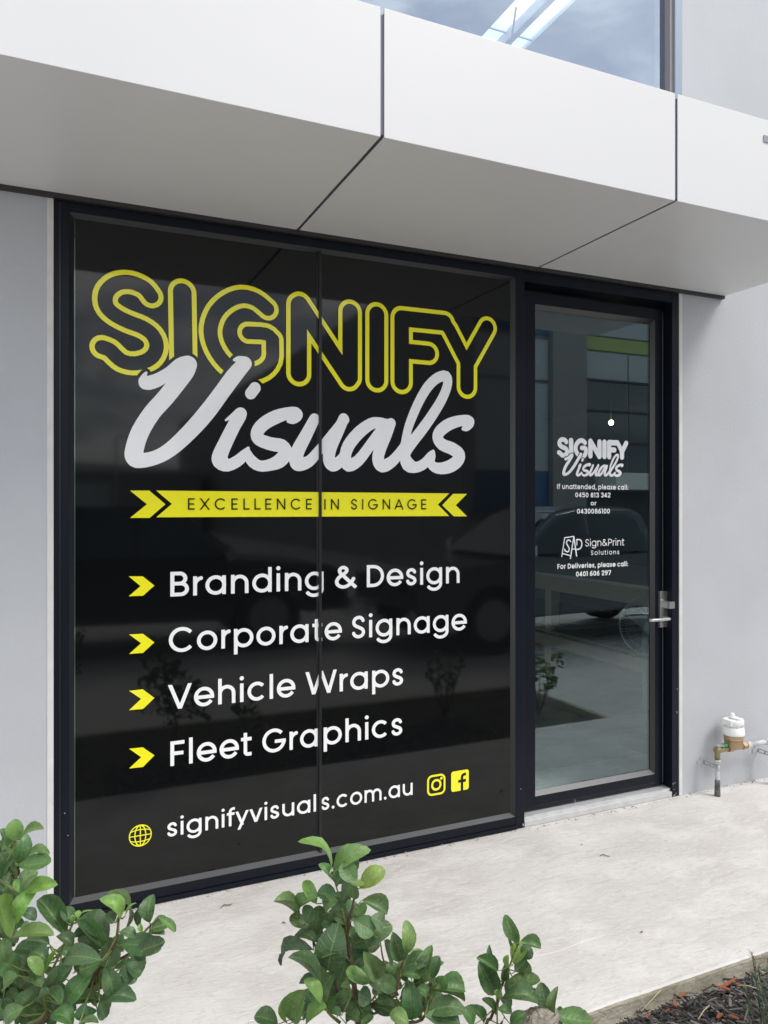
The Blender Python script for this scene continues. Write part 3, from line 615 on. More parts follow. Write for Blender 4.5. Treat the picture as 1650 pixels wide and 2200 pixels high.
for zl, cap, segs in (((Z_(369, 1281.8) + Z_(985, 1252.4)) / 2, .0975, (('Brandin', 365.9, 647.6), ('g', 655, 695.5), ('&', 719.5, 767), ('Design', 788, 987.3))),
                      ((Z_(480, 1395) + Z_(879, 1361.4)) / 2, .0975, (('Corpora', 362.6, 663.3), ('te', 671, 734.7), ('Signage', 756.4, 1003))),
                      ((Z_(502, 1511.5) + Z_(783, 1479)) / 2, .0975, (('Vehicle', 361, 634.5), ('Wraps', 656.3, 866))),
                      ((Z_(370, 1646.7) + Z_(770, 1590.5)) / 2, .0975, (('Fleet', 366, 540.6), ('Gra', 563.6, 683), ('phics', 695, 864.3))),
                      ((Z_(394, 1792.7) + Z_(877, 1709)) / 2, .0700, (('signifyvisual', 359.5, 679), ('s.com.au', 690.5, 886.5)))):
    for tx, ua, ub in segs: tline('text_line', tx, X_(ua, 1200), X_(ub, 1200), zl, cap, M_vwhite, w=.104)
tline('banner_text', 'EXCELLENCE', X_(404, 1095, YU), X_(670, 1095, YU), Z_(404, 1095, YU), .0455, M_vblack, fu, w=.082, track=.235)
tline('banner_text', 'IN SIGNAGE', X_(697, 1095, YU), X_(916, 1095, YU), Z_(800, 1094.5, YU), .0455, M_vblack, fu, w=.082, track=.235)
# globe
gx, gz = wz(301.5, 1795)
sh = Sheet(); gr = .0405; gw = .0019
def globe(P):
    x = P[0] - gx; y = P[1] - gz; d = np.abs(np.hypot(x, y) - gr) - gw * 1.1
    ins = np.hypot(x, y) - gr; ins2 = ins
    q = np.minimum(np.abs(x) - gw, np.abs(y) - gw)
    q = np.minimum(q, np.abs(np.hypot(x / .5, y) - gr) * .5 - gw)
    q = np.minimum(q, np.abs(np.abs(y) - .023 + .1 * 0 + 0 * x + (x ** 2) * 4.0) - gw)
    return np.minimum(d, np.maximum(q, ins2))
sh.sd(globe, (gx - .05, gx + .05, gz - .05, gz + .05), .0009, fp); sh.build('globe_icon', M_vyel, SG)
def rrect(P, cx, cz, a, r):
    x = np.abs(P[0] - cx) - a + r; y = np.abs(P[1] - cz) - a + r
    return np.hypot(np.maximum(x, 0), np.maximum(y, 0)) + np.minimum(np.maximum(x, y), 0) - r
ix, iz = wz(937.4, 1686); fx, fz = wz(988.3, 1677); a_ = .0475
def insta(P):
    d = rrect(P, ix, iz, a_, .026); d = np.maximum(d, -(d + .0095)); c = np.hypot(P[0] - ix, P[1] - iz)
    d = np.minimum(d, np.abs(c - .0215) - .0052); return np.minimum(d, np.hypot(P[0] - ix - .0262, P[1] - iz - .0258) - .0068)
sh = Sheet(); sh.sd(insta, (ix - .06, ix + .06, iz - .06, iz + .06), .001, fp); sh.build('camera_icon', M_vyel, SG)
def fbk(P):
    d = rrect(P, fx, fz, a_ * .99, .012); x = P[0] - fx; y = P[1] - fz
    st = np.maximum(np.abs(x - .0105) - .0068, np.maximum(y - .012, -.06 - y))
    st = np.minimum(st, stroke_butt((x, y), [(.0105, .005)] + arc(.0245, .014, .014, .0125, 180, 90, 6) + [(.032, .0265)], .0068))
    st = np.minimum(st, np.maximum(np.abs(x - .011) - .0205, np.abs(y + .003) - .0068)); return np.maximum(d, -st)
sh = Sheet(); sh.sd(fbk, (fx - .055, fx + .055, fz - .055, fz + .055), .001, fp); sh.build('letter_f_icon', M_vyel, SG)
# ============================================================ DOOR
DY = .052
DR = empty('glass_door', (2.55, DY, 0), 'black framed glass entry door with white lettering beside the window', 'door')
MB().box(3.0348, XR, 0, .12, .002, HF, .002).build('door_frame', M_frame, DR)
MB().box(XP + .0005, 3.0344, 0.001, .12, 2.630, HF, .002).build('door_frame', M_frame, DR)
MB().box(3.008, 3.0344, DY + .02, .12, .03, 2.629).build('door_frame', M_frame, DR)
XD0, XD1 = XP + .002, 3.0325
gx0 = X_(1145.5, 1100, .075); gx1 = X_(1395.5, 1100, .075)
zt = (at(1146, 665, .075).z + at(1391, 697, .075).z) / 2; zb = (at(1147, 1696, .075).z + at(1396, 1655, .075).z) / 2
bx0, bx1, bzt, bzb = gx0 - .004, gx1 + .016, zt + .022, zb - .020
MB().box(XD0, bx0, DY, DY + .045, .052, 2.600, .002).build('stile', M_frame, DR)
MB().box(bx1, XD1 - .012, DY, DY + .045, .052, 2.600, .002).build('stile', M_frame, DR)
MB().box(bx0, bx1, DY + .0005, DY + .045, bzt, 2.600, .002).build('rail', M_frame, DR)
MB().box(bx0, bx1, DY + .0005, DY + .045, .052, bzb, .002).build('rail', M_frame, DR)
MB().box(bx0, bx1, DY - .001, DY, bzb - .047, bzb - .045).build('rail_seam', M_bead, DR)
MB().tube([(XD1 - .010, DY + .004, z) for z in np.linspace(.06, 2.59, 30)], .003, 6).build('seal', mat('grey_seal', (.20, .21, .20), .6), DR)
M_bead2 = mat('bead_bottom_lit', (.095, .095, .098), .3, spec=.5)  # lighter copy for the door's bottom bead, daylight from above put into the colour
A = [(bx0, DY, bzb), (bx1, DY, bzb), (bx1, DY, bzt), (bx0, DY, bzt)]; Q = [(gx0 + .002, .074, zb), (gx1, .074, zb), (gx1, .074, zt), (gx0 + .002, .074, zt)]
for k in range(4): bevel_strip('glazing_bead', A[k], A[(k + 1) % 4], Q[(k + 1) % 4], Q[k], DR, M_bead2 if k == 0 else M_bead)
MB().box(gx0 - .003, gx1 + .01, .075, .081, zb - .01, zt + .01).build('pane', M_gl_door, DR)
TH = MB().box(XP + .001, 3.0343, .0, .12, .002, .030, .002).box(XP + .001, 3.0343, .012, .12, .030, .045, .002)
TH.build('threshold', M_alu, DR)
# lever handle set
hd = empty('handle'); hd.parent = DR; hd.location = (0, 0, 0)
hp0 = at(1411, 1270, DY); hp1 = at(1429, 1346, DY)
MB().box(hp0.x + .008, hp1.x - .0, DY - .018, DY - .0005, hp1.z, hp0.z, .002).build('back_plate', M_steel, hd)
lv = at(1424, 1327, DY - .018); le = at(1391, 1327, DY - .075)
MB().tube([(lv.x, DY - .018, lv.z), (lv.x, DY - .060, lv.z), (lv.x - .003, DY - .068, lv.z), (lv.x - .012, DY - .072, lv.z), (lv.x - .10, DY - .072, lv.z), (lv.x - .125, DY - .070, lv.z), (lv.x - .135, DY - .060, lv.z)], .0085, 12).build('lever', M_steel, hd)
MB().tube([(lv.x - .004, DY - .0175, lv.z + .088), (lv.x - .004, DY - .024, lv.z + .088)], .011, 16).build('lock_cylinder', M_steel, hd)
MB().box(lv.x - .0055, lv.x - .0025, DY - .0246, DY - .0242, lv.z + .080, lv.z + .092).build('key_slot', M_joint, hd)
sp_ = at(1446, 1300, -.002)
MB().box(3.012, 3.036, -.004, DY - .002, sp_.z - .018, sp_.z + .018, .001).box(3.036, 3.050, -.004, -.0005, sp_.z - .018, sp_.z + .018, .001).build('strike_plate', M_steel, DR)
# door lettering: white cut vinyl on the outside of the glass
DG = empty('door_lettering', (2.55, .074, 1.5), 'white vinyl company logo and phone numbers on the door glass', 'sign')
YD = .0735
fd = lambda x, z: (x, YD, z)
dz = lambda x, y: wz(1100 + x / 4.125, 920 + y / 4.125, YD)
# logo: the same drawing as on the window, scaled into the door
wx0, wx1 = c1(130, 0)[0], c2(1415, 0)[0]; wzt, wzb = (c1(355, 118)[1] + c2(629, 327)[1]) / 2, c1(430, 1398)[1]
ex0, ex1 = dz(400, 0)[0], dz(1033, 0)[0]; ezt, ezb = dz(700, 92)[1], dz(700, 428)[1]
kx = (ex1 - ex0) / (wx1 - wx0); kz = (ezt - ezb) / (wzt - wzb)
fl = lambda x, z: (ex0 + (x - wx0) * kx, YD, ezb + (z - wzb) * kz)
for k in range(6):
    sh = Sheet(); xs = [p[0] for s_ in LET[k] for p in s_]; zs = [p[1] for s_ in LET[k] for p in s_]
    sh.sd(lambda P, k=k: np.maximum(sd_letter(P, k), -(sd_script(P) - .016)), (min(xs) - .07, max(xs) + .07, min(zs) - .07, max(zs) + .07), .004, fl); sh.build('logo_letter', M_vwhite, DG)
sh = Sheet(); sh.sd(sd_script, SBOX, .004, fl); sh.build('script_lettering', M_vwhite, DG)
def dline(text, xl, xr, yb, ytop, w=.135, track=0.0): tline('text_line', text, dz(xl, yb)[0], dz(xr, yb)[0], dz((xl + xr) / 2, yb)[1], dz((xl + xr) / 2, ytop)[1] - dz((xl + xr) / 2, yb)[1], M_vwhite, fd, w, track, DG)
dline('If unattended, please call:', 400, 1030, 541.5, 498, .13); dline('0450 813 342', 560, 873, 613, 570); dline('or', 697, 748, 684, 644); dline('0430086100', 576, 868, 757, 713)
dline('Sign&Print', 650, 995, 1043, 981, .075); dline('Solutions', 700, 950, 1120, 1080, .085, .12)
dline('For Deliveries, please call:', 403, 1028, 1235, 1192, .13); dline('0401 606 297', 567, 878, 1308, 1264)
q3 = lambda x, y: wz(1190 + x / 9.706, 1130 + y / 9.706, YD)
def sap(P):
    d = None
    for p, r in (([(225, 245), (165, 635)], 11), ([(225, 245), (412, 218)], 11), ([(415, 220), (345, 675)], 13), ([(185, 575), (350, 620)], 11), ([(415, 220), (475, 625)], 15), ([(380, 485), (450, 478)], 11),
                 (smooth([(350, 325), (325, 295), (285, 300), (262, 350), (285, 405), (315, 460), (315, 515), (285, 540), (240, 520), (225, 485)], 3), 14),
                 (smooth([(475, 285), (535, 285), (575, 320), (582, 385), (570, 440), (530, 480), (480, 490)], 3), 14), ([(478, 285), (480, 400)], 11)):
        q = stroke_round(P, [(*q3(x, y), 0) for x, y in p], r / 9.706 * 4.0 / FPX * .95); d = q if d is None else np.minimum(d, q)
    return d
a0, b0 = q3(140, 180); a1_, b1 = q3(620, 700)
sh = Sheet(); sh.sd(sap, (a0, a1_, b1, b0), .0015, fd); sh.build('easel_logo', M_vwhite, DG)
# ============================================================ WATER METER on the wall
YM = -.085
WM = empty('water_meter', tuple(at(1541, 1700, YM)), 'brass water meter with white plastic cap on grey pipes beside the door', 'water meter')
mzp = lambda x, y, Y=YM: at(1480 + x / 9.167, 1500 + y / 9.167, Y)
P0 = mzp(562, 1895); P0.z = 0; zh = mzp(600, 1020).z; xp = P0.x; mcx = mzp(880, 900).x
k_ = .00027
MB().tube([(xp, YM, -.01), (xp, YM, mzp(560, 1290).z)], .0105, 16).build('riser_pipe', M_pvcg, WM)
z1 = mzp(560, 1600).z
MB().lathe((xp, YM, 0), [(.0155, -.02), (.0150, .03), (.0135, z1 * .7), (.0145, z1 * .85), (.0115, z1)], 14).build('mortar_collar', M_dirt, WM)
za, zb_ = mzp(560, 1430).z, mzp(560, 1290).z
MB().tube([(xp, YM, za), (xp, YM, zb_)], .0117, 16).tube([(xp, YM, zb_ - .002), (xp, YM, zb_ + .008)], .0145, 16).tube([(xp, YM, zb_ + .009), (xp, YM, zb_ + .022)], .0165, 16).build('pipe_coupling', M_pvcg, WM)
ze = zb_ + .021
MB().tube([(xp, YM, ze), (xp, YM, zh - .008), (xp + .003, YM, zh - .002), (xp + .012, YM, zh), (xp + .075, YM, zh)], .0145, 14).tube([(xp - .014, YM, zh + .002), (xp + .018, YM, zh + .002)], .0165, 14).build('elbow_valve', M_brassd, WM)
MB().box(xp - .012, xp + .050, YM - .014, YM + .012, zh + .019, zh + .027, .002).box(xp - .006, xp + .012, YM - .008, YM + .008, zh + .010, zh + .020, .001).box(xp + .026, xp + .034, YM - .016, YM - .011, zh + .014, zh + .021, .001).build('valve_handle', M_galv, WM)
MB().box(xp + .036, xp + .060, YM - .017, YM + .013, zh + .0185, zh + .029, .003).build('handle_sleeve', M_green, WM)
def hexnut(x0, x1, r, nm, m):
    o = MB().tube([(x0, YM, zh), (x1, YM, zh)], r, 6).build(nm, m, WM); o.data.polygons.foreach_set('use_smooth', [False] * len(o.data.polygons))
hexnut(xp + .078, xp + .105, .021, 'union_nut', M_brass)
zc0 = mzp(880, 960).z; ztop = mzp(880, 700).z; hgt = ztop - zc0; RM = .054
MB().tube([(xp + .10, YM, zh), (mcx + .075, YM, zh)], .0165, 16).lathe((mcx, YM, zc0), [(.018, -.012), (RM * .80, 0), (RM * .86, hgt * .08), (RM * .88, hgt * .6), (RM * .93, hgt * .62), (RM * .93, hgt * .68), (RM * .90, hgt * .70), (RM * .98, hgt * .97), (RM * .96, hgt)], 28).build('meter_body', M_brass, WM)
zc2 = mzp(880, 545).z; zc3 = mzp(880, 410).z; zc4 = mzp(900, 310).z
MB().lathe((mcx, YM, ztop), [(RM * 1.0, -.003), (RM * 1.05, .001), (RM * 1.04, .006), (RM * .97, (zc2 - ztop) * .98), (RM * .93, zc2 - ztop)], 32).build('meter_ring', M_pvc, WM)
cap_ = MB().lathe((mcx, YM, zc2), [(RM * .84, -.002), (RM * .86, .002), (RM * .97, .003), (RM * .97, zc3 - zc2 - .003), (RM * .92, zc3 - zc2), (RM * .58, zc3 - zc2), (RM * .55, zc3 - zc2 - .006)], 32)
cap_.box(mcx - .052, mcx - .020, YM - .030, YM + .030, zc2 + .006, zc3 + .002, .003).box(mcx + .012, mcx + .050, YM - .024, YM + .030, zc2 + .004, zc3 + .003, .004)
cap_.box(mcx - .018, mcx + .012, YM - .050, YM - .034, zc2 - .004, zc2 + .010, .002)
cap_.build('meter_cap', M_pvc, WM)
MB().lathe((mcx + .016, YM + .022, zc3 - .001), [(.017, 0), (.0155, .004), (.011, (zc4 - zc3) * .9), (.009, zc4 - zc3)], 16).build('cap_spigot', M_pvc, WM)
hexnut(mcx + .062, mcx + .088, .0215, 'union_nut', M_brass); MB().tube([(mcx + .088, YM, zh), (mcx + .100, YM, zh)], .0165, 16).build('thread', M_brassd, WM)
MB().tube([(mcx + .100, YM, zh), (mcx + .108, YM, zh)], .018, 16).tube([(mcx + .104, YM - .016, zh - .008), (mcx + .104, YM - .018, zh - .026), (mcx + .108, YM - .016, zh - .036), (mcx + .105, YM - .017, zh - .044)], .0012, 6).build('thread_tape', M_pvc, WM)
XQ = mzp(1590, 850).x + .02
MB().tube([(mcx + .108, YM, zh), (mcx + .126, YM, zh)], .0175, 16).tube([(mcx + .126, YM, zh), (XQ, YM, zh)], .0135, 16).tube([(XQ - .055, YM, zh), (XQ - .018, YM, zh)], .0165, 16).build('cross_pipe', M_pvcg, WM)
MB().tube([(XQ, YM, -.01), (XQ, YM, zh + .035)], .0165, 16).build('supply_pipe', mat('dark_pipe', (.16, .17, .19), .5), WM)
MB().tube([(XQ, YM, zh - .022), (XQ, YM, zh + .022)], .021, 16).build('tee_fitting', M_pvcg, WM)
for bx_, bz_ in ((xp, mzp(500, 1350).z), (XQ, mzp(1500, 1170).z + .012)):
    br = empty('pipe_bracket'); br.parent = WM; br.location = (0, 0, 0)
    b_ = MB().box(bx_ - .0155, bx_ - .0125, YM - .006, -.003, bz_ - .011, bz_ - .006, .0005).box(bx_ - .0155, bx_ - .0125, YM - .006, -.003, bz_ + .006, bz_ + .011, .0005)
    for yy in (YM - .004, YM + .030, -.012): b_.box(bx_ - .0155, bx_ - .0125, yy, yy + .010, bz_ - .0065, bz_ + .0065)
    b_.box(bx_ - .016, bx_ - .012, YM - .016, YM + .016, bz_ - .010, bz_ + .010, .001); o = b_.build('arm', M_galv, WM); o.parent = br; o.location = -WM.location
    o = MB().box(bx_ - .055, bx_ - .0125, -.0045, -.0005, bz_ - .011, bz_ + .011, .001).box(bx_ - .034, bx_ - .0185, -.0045, -.0006, bz_ + .011, bz_ + .030, .001).build('wall_plate', M_wall, WM); o.parent = br; o.location = -WM.location
# ============================================================ INTERIOR seen through the door glass
BX = 4.08
BE = empty('workbench', (BX, 2.5, 0), 'timber workbench with a pale top and lower shelf inside behind the door glass', 'workbench')
MB().box(BX - .03, 5.3, 1.22, 5.2, .93, .955, .003).build('bench_top', mat('bench_top', (.66, .60, .48), .5, var=.1, vscale=4), BE)
MB().box(BX, BX + .045, 1.26, 5.2, .80, .929, .002).build('rail', M_timber, BE); MB().box(BX, BX + .045, 1.26, 5.2, .30, .40, .002).build('rail', M_timber, BE)
MB().box(BX + .05, 5.2, 1.255, 1.30, .80, .929, .002).build('rail', M_timber, BE); MB().box(BX + .05, 5.2, 1.255, 1.30, .30, .40, .002).build('rail', M_timber, BE)
for x in (BX + .05, 5.1):
    for y in (1.31, 2.54, 3.8, 5.0): MB().box(x, x + .09, y, y + .09, .005, .799, .002).build('leg', M_timber, BE)
MB().box(5.2, 5.22, 1.3, 5.2, .01, .93).build('shade_board', M_indark, BE); MB().box(BX + .046, 5.2, 1.30, 5.2, .41, .428).build('shelf', mat('ply_shelf', (.26, .22, .17), .6), BE)  # dark board added behind the bench to darken the space under it
M_acm = mat('black_sheet', (.02, .022, .028), .12)
for k in range(5):
    a = random.uniform(-.05, .05); z = .436 + k * .012
    o = MB().obox((4.65 + random.uniform(-.03, .05), 2.9 + k * .12, z), (math.cos(a), math.sin(a), 0), (-math.sin(a), math.cos(a), 0), (0, 0, 1), .95, 2.7 - k * .25, .006).build('panel_sheet', M_acm)
    tag(o, ['glossy black sheet lying lowest on the shelf of the bench', 'second glossy black sheet from the bottom of the shelf stack', 'middle glossy black sheet of the stack on the bench shelf', 'fourth glossy black sheet, just below the smallest one on the shelf', 'smallest glossy black sheet, topmost on the bench shelf'][k], 'sheet', 'sheets stacked on the bench shelf')
bxm = mat('cardboard', (.30, .22, .14), .7)
for k, (u, v, d, w_, hh, dd, m_, lb) in enumerate(((1322, 1315, 7.6, .24, .22, .2, bxm, 'open cardboard box under the bench nearest the fan'), (1300, 1316, 8.4, .26, .14, .2, mat('pale_card', (.4, .32, .22), .7), 'small flat carton left of the open cardboard box'),
                                               (1205, 1312, 8.6, .5, .10, .25, mat('blue_case', (.03, .10, .24), .4), 'long blue case lying on the floor under the bench'))):
    p = atd(u, v, d); p.z = .005 + 0
    bb = empty('storage_box', tuple(p), lb, 'box')
    MB().box(p.x - w_ / 2, p.x + w_ / 2, p.y - dd / 2, p.y + dd / 2, p.z + .3, p.z + .3 + hh, .004).build('box_body', m_, bb)
    MB().obox((p.x, p.y - dd / 2 - .04, p.z + .3 + hh + .004), (1, 0, 0), (0, .9, .3), (0, -.3, .9), w_, .09, .004).build('flap', m_, bb)
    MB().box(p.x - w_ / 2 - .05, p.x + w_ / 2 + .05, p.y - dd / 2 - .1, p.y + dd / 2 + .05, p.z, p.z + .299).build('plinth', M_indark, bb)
rc = atd(1272, 1290, 8.2); ch_ = empty('folding_stool', tuple(rc), 'red folding stool with crossed legs under the workbench', 'stool')
M_red = mat('red_paint', (.28, .02, .03), .4)
for s_ in (-1, 1): MB().obox((rc.x + s_ * .07, rc.y, rc.z), (math.cos(.8 * s_), 0, math.sin(.8 * s_)), (0, 1, 0), (-math.sin(.8 * s_), 0, math.cos(.8 * s_)), .34, .22, .035, .004).build('leg_panel', M_red, ch_)
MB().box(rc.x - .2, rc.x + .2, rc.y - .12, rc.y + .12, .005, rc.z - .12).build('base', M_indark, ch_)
# pedestal fan
fc = atd(1399, 1345, 4.9); FR = .195
FN = empty('pedestal_fan', (fc.x, fc.y, 0), 'round wire caged fan standing inside at the right edge of the door glass', 'fan')
M_fan = mat('fan_wire', (.42, .44, .45), .4, metal=.3); fn_n = (C_ - fc); fn_n.z = 0; fn_n.normalize(); fa = Vector((-fn_n.y, fn_n.x, 0)); fb_ = Vector((0, 0, 1))
def circ(r, off, n=40): return [fc + fn_n * off + (fa * math.cos(2 * PI * k / n) + fb_ * math.sin(2 * PI * k / n)) * r for k in range(n + 1)]
MB().tube(circ(FR, 0), .006, 6, False).build('cage_rim', M_fan, FN)
b_ = MB()
for k in range(56):
    c, s_ = math.cos(2 * PI * k / 56), math.sin(2 * PI * k / 56); d = fa * c + fb_ * s_
    b_.tube([fc + d * FR, fc + d * FR * .92 + fn_n * .045, fc + d * FR * .5 + fn_n * .06, fc + d * .045 + fn_n * .062], .0013, 3, False)
for q in (.15, .105): b_.tube(circ(q, .058), .0013, 3, False)
b_.build('cage_wire', M_fan, FN)['kind'] = 'stuff'
MB().tube([fc + fn_n * .05, fc + fn_n * .066], .045, 20).build('hub_cap', M_fan, FN)
MB().tube([fc - fn_n * .16, fc - fn_n * .02], [.05, .06], 16).build('motor', mat('fan_body', (.10, .11, .12), .4), FN)
for k in range(3):
    a = 2 * PI * k / 3 + .4; d = fa * math.cos(a) + fb_ * math.sin(a); e = fn_n.cross(d)
    MB().obox(fc + d * .095 + fn_n * .02, d, (e + fn_n * .4).normalized(), (fn_n - e * .4).normalized(), .15, .09, .003).build('blade', mat('fan_blade', (.25, .28, .3), .4), FN)
MB().tube([(fc.x, fc.y, .03), (fc.x, fc.y, fc.z - FR * .2)], .014, 10).build('pole', M_fan, FN); MB().lathe((fc.x, fc.y, .004), [(.2, 0), (.2, .012), (.03, .04), (.015, .05)], 24).build('base', MATS['fan_body'], FN)
# small ceiling lamp
lp = atd(1313, 905, 8.0); LA = empty('hanging_lamp', tuple(lp), 'small lit warm lamp hanging inside above the door logo', 'lamp')
ml_ = bpy.data.materials.new('lamp_glow'); ml_.use_nodes = True; pp = ml_.node_tree.nodes['Principled BSDF']; pp.inputs['Emission Color'].default_value = (1, .9, .62, 1); pp.inputs['Emission Strength'].default_value = 9
MB().lathe((lp.x, lp.y, lp.z - .03), [(.008, -.012), (.022, 0), (.026, .02), (.014, .04)], 16).build('bulb', ml_, LA); MB().tube([(lp.x, lp.y, lp.z + .01), (lp.x, lp.y, 2.98)], .004, 6).build('cord', M_indark, LA)
# ============================================================ WORLD ACROSS THE DRIVEWAY (seen mirrored in the glass)
OB = empty('opposite_building', (16, -14, 0), 'grey concrete factory units across the driveway with a lime green band', 'building')
M_op = mat('opposite_concrete', (.25, .25, .245), .8, var=.08, vscale=2); M_op2 = mat('opposite_panel', (.40, .45, .47), .6); M_lime = mat('lime_band', (.36, .44, .15), .5)
M_ogl = mat('opposite_glass', (.05, .07, .085), .08, spec=.8); M_omul = mat('opposite_mullion', (.03, .035, .04), .5); M_owhite = mat('opposite_white', (.72, .76, .70), .5); M_oblue = mat('opposite_blue', (.04, .12, .24), .5)
OY = -14.0
MB().box(9.8, 40, OY - 46, OY - .02, -.3, 8.2).build('wall', M_op, OB)
MB().box(12.62, 13.77, OY - .02, OY + .22, -.2, 8.2, .01).build('column', M_op, OB)
MB().box(9.8, 40, OY - .3, OY + .3, 8.2, 8.35, .01).build('parapet', M_op2, OB)
for (x0, x1, z0, z1, m_) in ((13.78, 18.0, 5.98, 6.35, M_lime), (13.78, 18.0, 6.4, 8.1, M_op2), (10.2, 12.6, 5.0, 6.1, M_op2), (10.2, 12.6, 6.25, 8.0, M_oblue), (10.2, 12.6, 2.5, 4.9, M_op2), (10.2, 12.6, 1.45, 2.48, M_oblue)):
    MB().box(x0, x1, OY - .02, OY + .03, z0, z1, .004).build('panel', m_, OB)
for k, (z0, z1) in enumerate(((5.15, 5.93), (4.28, 5.09), (3.38, 4.22), (2.5, 3.32))):
    for x0, x1 in ((13.80, 15.4), (15.46, 17.2), (17.26, 19.0)):
        w_ = MB().box(x0, x1, OY - .02, OY + .0, z0, z1).build('window', M_ogl if k else M_op2, OB)
for z in (5.12, 4.25, 3.35): MB().box(13.78, 20, OY - .0, OY + .05, z - .03, z + .03).build('mullion', M_omul, OB)
MB().box(14.2, 26, OY + .0, OY + .9, 2.0, 2.46, .01).build('awning', M_owhite, OB)
MB().box(10.1, 12.5, OY + .0, OY + .5, 1.38, 1.44).build('awning', M_omul, OB)
MB().box(13.9, 18.6, OY - .018, OY + .02, -.15, 1.96).build('glass_front', M_omul, OB)
FB = empty('far_shed', (-6, -46, 0), 'long low grey shed at the far end of the driveway, mirrored in the window', 'building')
MB().box(-40, 9.0, -56, -46, -.3, 3.6).build('wall', M_op, FB); MB().prism([(-40.5, 3.6), (9.4, 3.6), (9.4, 3.75), (-16, 5.0), (-40.5, 3.75)], -56, -45.6).build('roof', M_op2, FB)
for k in range(5): MB().box(-36 + k * 9, -32.5 + k * 9, -46.02, -45.95, -.2, 2.9).build('roller_door', M_op2, FB)
for k, (x, y, lb) in enumerate(((3.4, -40, 'tall street lamp post behind the camera, nearer the factory units'), (-1.0, -38, 'tall street lamp post behind the camera, farther left'))):
    P_ = empty('street_lamp', (x, y, -.16), lb, 'street lamp', 'street lamps along the driveway')
    MB().tube([(x, y, -.2), (x, y, 5.2)], [.09, .05], 8).build('pole', M_galv, P_); MB().tube([(x, y, 5.15), (x + .3, y, 5.3)], .03, 8).box(x + .2, x + .6, y - .1, y + .1, 5.28, 5.36, .02).build('lamp_head', M_galv, P_)
# vehicles
def ute(name, X0, Y0, dirx, paint, label, z0=-.16):
    U = empty(name, (X0, Y0, z0), label, 'pickup truck')
    f = lambda x, y, z: (X0 + dirx * x, Y0 - y, z0 + z)
    def pr(nm, pts, y0, y1, m_, bev=.02): return MB().prism(pts, y0, y1, bev, f).build(nm, m_, U)
    wa = lambda cx: [(cx + .44 * math.cos(a), .40 + .44 * math.sin(a)) for a in np.linspace(PI, 0, 9)]
    lower = [(-2.3, .45)] + [(-2.28, .85), (-2.1, .98), (-1.05, 1.08), (.95, 1.10), (2.75, 1.12), (2.8, .5)] + [(2.1, .42)][::-1] + [(1.72 + .44, .42)] + wa(1.72)[::-1][1:-1] + [(1.72 - .44, .42)] + [(-1.3 + .44, .38)] + wa(-1.3)[::-1][1:-1] + [(-1.3 - .44, .42)]
    body = pr('body', lower, 0, 1.8, paint, .03)
    cab = MB(); zt_ = 1.66
    pts = [(-1.0, 1.085), (-.25, zt_ - .02), (.1, zt_ + .04), (.9, zt_ + .04), (1.15, zt_ - .04), (1.32, 1.09)]
    A = [cab.bm.verts.new(f(x, .04 + (z - 1.08) * .26, z)) for x, z in pts]; B_ = [cab.bm.verts.new(f(x, 1.76 - (z - 1.08) * .26, z)) for x, z in pts]
    cab.bm.faces.new(A); cab.bm.faces.new(B_[::-1])
    for k in range(6): cab.bm.faces.new((A[k], B_[k], B_[(k + 1) % 6], A[(k + 1) % 6]))
    bmesh.ops.bevel(cab.bm, geom=list(cab.bm.edges), offset=.05, segments=3, affect='EDGES'); cab.build('cab', paint, U)
    for side, y_ in ((0, .04), (1, 1.76)):
        s_ = 1 if side == 0 else -1
        for w in ([(-.78, 1.13), (-.30, 1.50), (-.10, 1.58), (.16, 1.60), (.16, 1.13)], [(.24, 1.13), (.24, 1.60), (.80, 1.60), (.98, 1.54), (1.12, 1.13)]):
            q = MB(); v = [q.bm.verts.new(f(x, y_ + s_ * ((z - 1.08) * .26 - .008), z)) for x, z in w]; q.bm.faces.new(v); q.build('side_window', M_ogl, U)
        my = y_ - s_ * .12
        MB().obox(f(-.80, my, 1.18), (1, 0, 0), (0, 1, 0), (0, 0, 1), .12, .18, .19, .03).build('mirror', mat('chrome', (.75, .76, .78), .08, metal=1), U)
        for x_ in (-1.3, 1.72):
            wy = .02 if side == 0 else 1.78
            w_ = MB().tube([f(x_, wy, .40), f(x_, wy + s_ * .24, .40)], .385, 28).build('wheel', mat('tyre', (.02, .02, .02), .8), U)
            r_ = MB().tube([f(x_, wy - s_ * .006, .40), f(x_, wy + s_ * .05, .40)], .24, 14).build('rim', mat('alloy', (.35, .36, .38), .3, metal=.8), U); r_.parent = w_; r_.location = (0, 0, 0)
        MB().obox(f(-.05, y_ - s_ * .012, 1.02), (1, 0, 0), (0, 1, 0), (0, 0, 1), .14, .02, .025, .004).build('door_handle', MATS['chrome'], U)
    q = MB(); v = [q.bm.verts.new(f(*p)) for p in ((-.985, .14, 1.13), (-.985, 1.66, 1.13), (-.335, 1.54, 1.60), (-.335, .26, 1.60))]; q.bm.faces.new(v); w_ = q.build('windscreen', M_ogl, U)
    for v in w_.data.vertices: v.co.x -= dirx * .02
    for y_ in (.12, 1.42): MB().obox(f(-2.29, y_ + .13, .82), (1, 0, 0), (0, 1, 0), (0, 0, 1), .08, .3, .16, .02).build('headlight', MATS['chrome'], U)
    MB().obox(f(-2.32, .9, .45), (1, 0, 0), (0, 1, 0), (0, 0, 1), .12, 1.76, .22, .03).build('bumper', MATS['chrome'], U)
    return U
M_car1 = mat('grey_car_paint', (.09, .11, .13), .25, coat=.8, spec=.6); M_car2 = mat('dark_car_paint', (.02, .022, .028), .25, coat=.8)
ute('parked_ute', 5.95, -4.25, 1, M_car1, 'dark grey dual cab ute parked across the driveway, mirrored in the door')
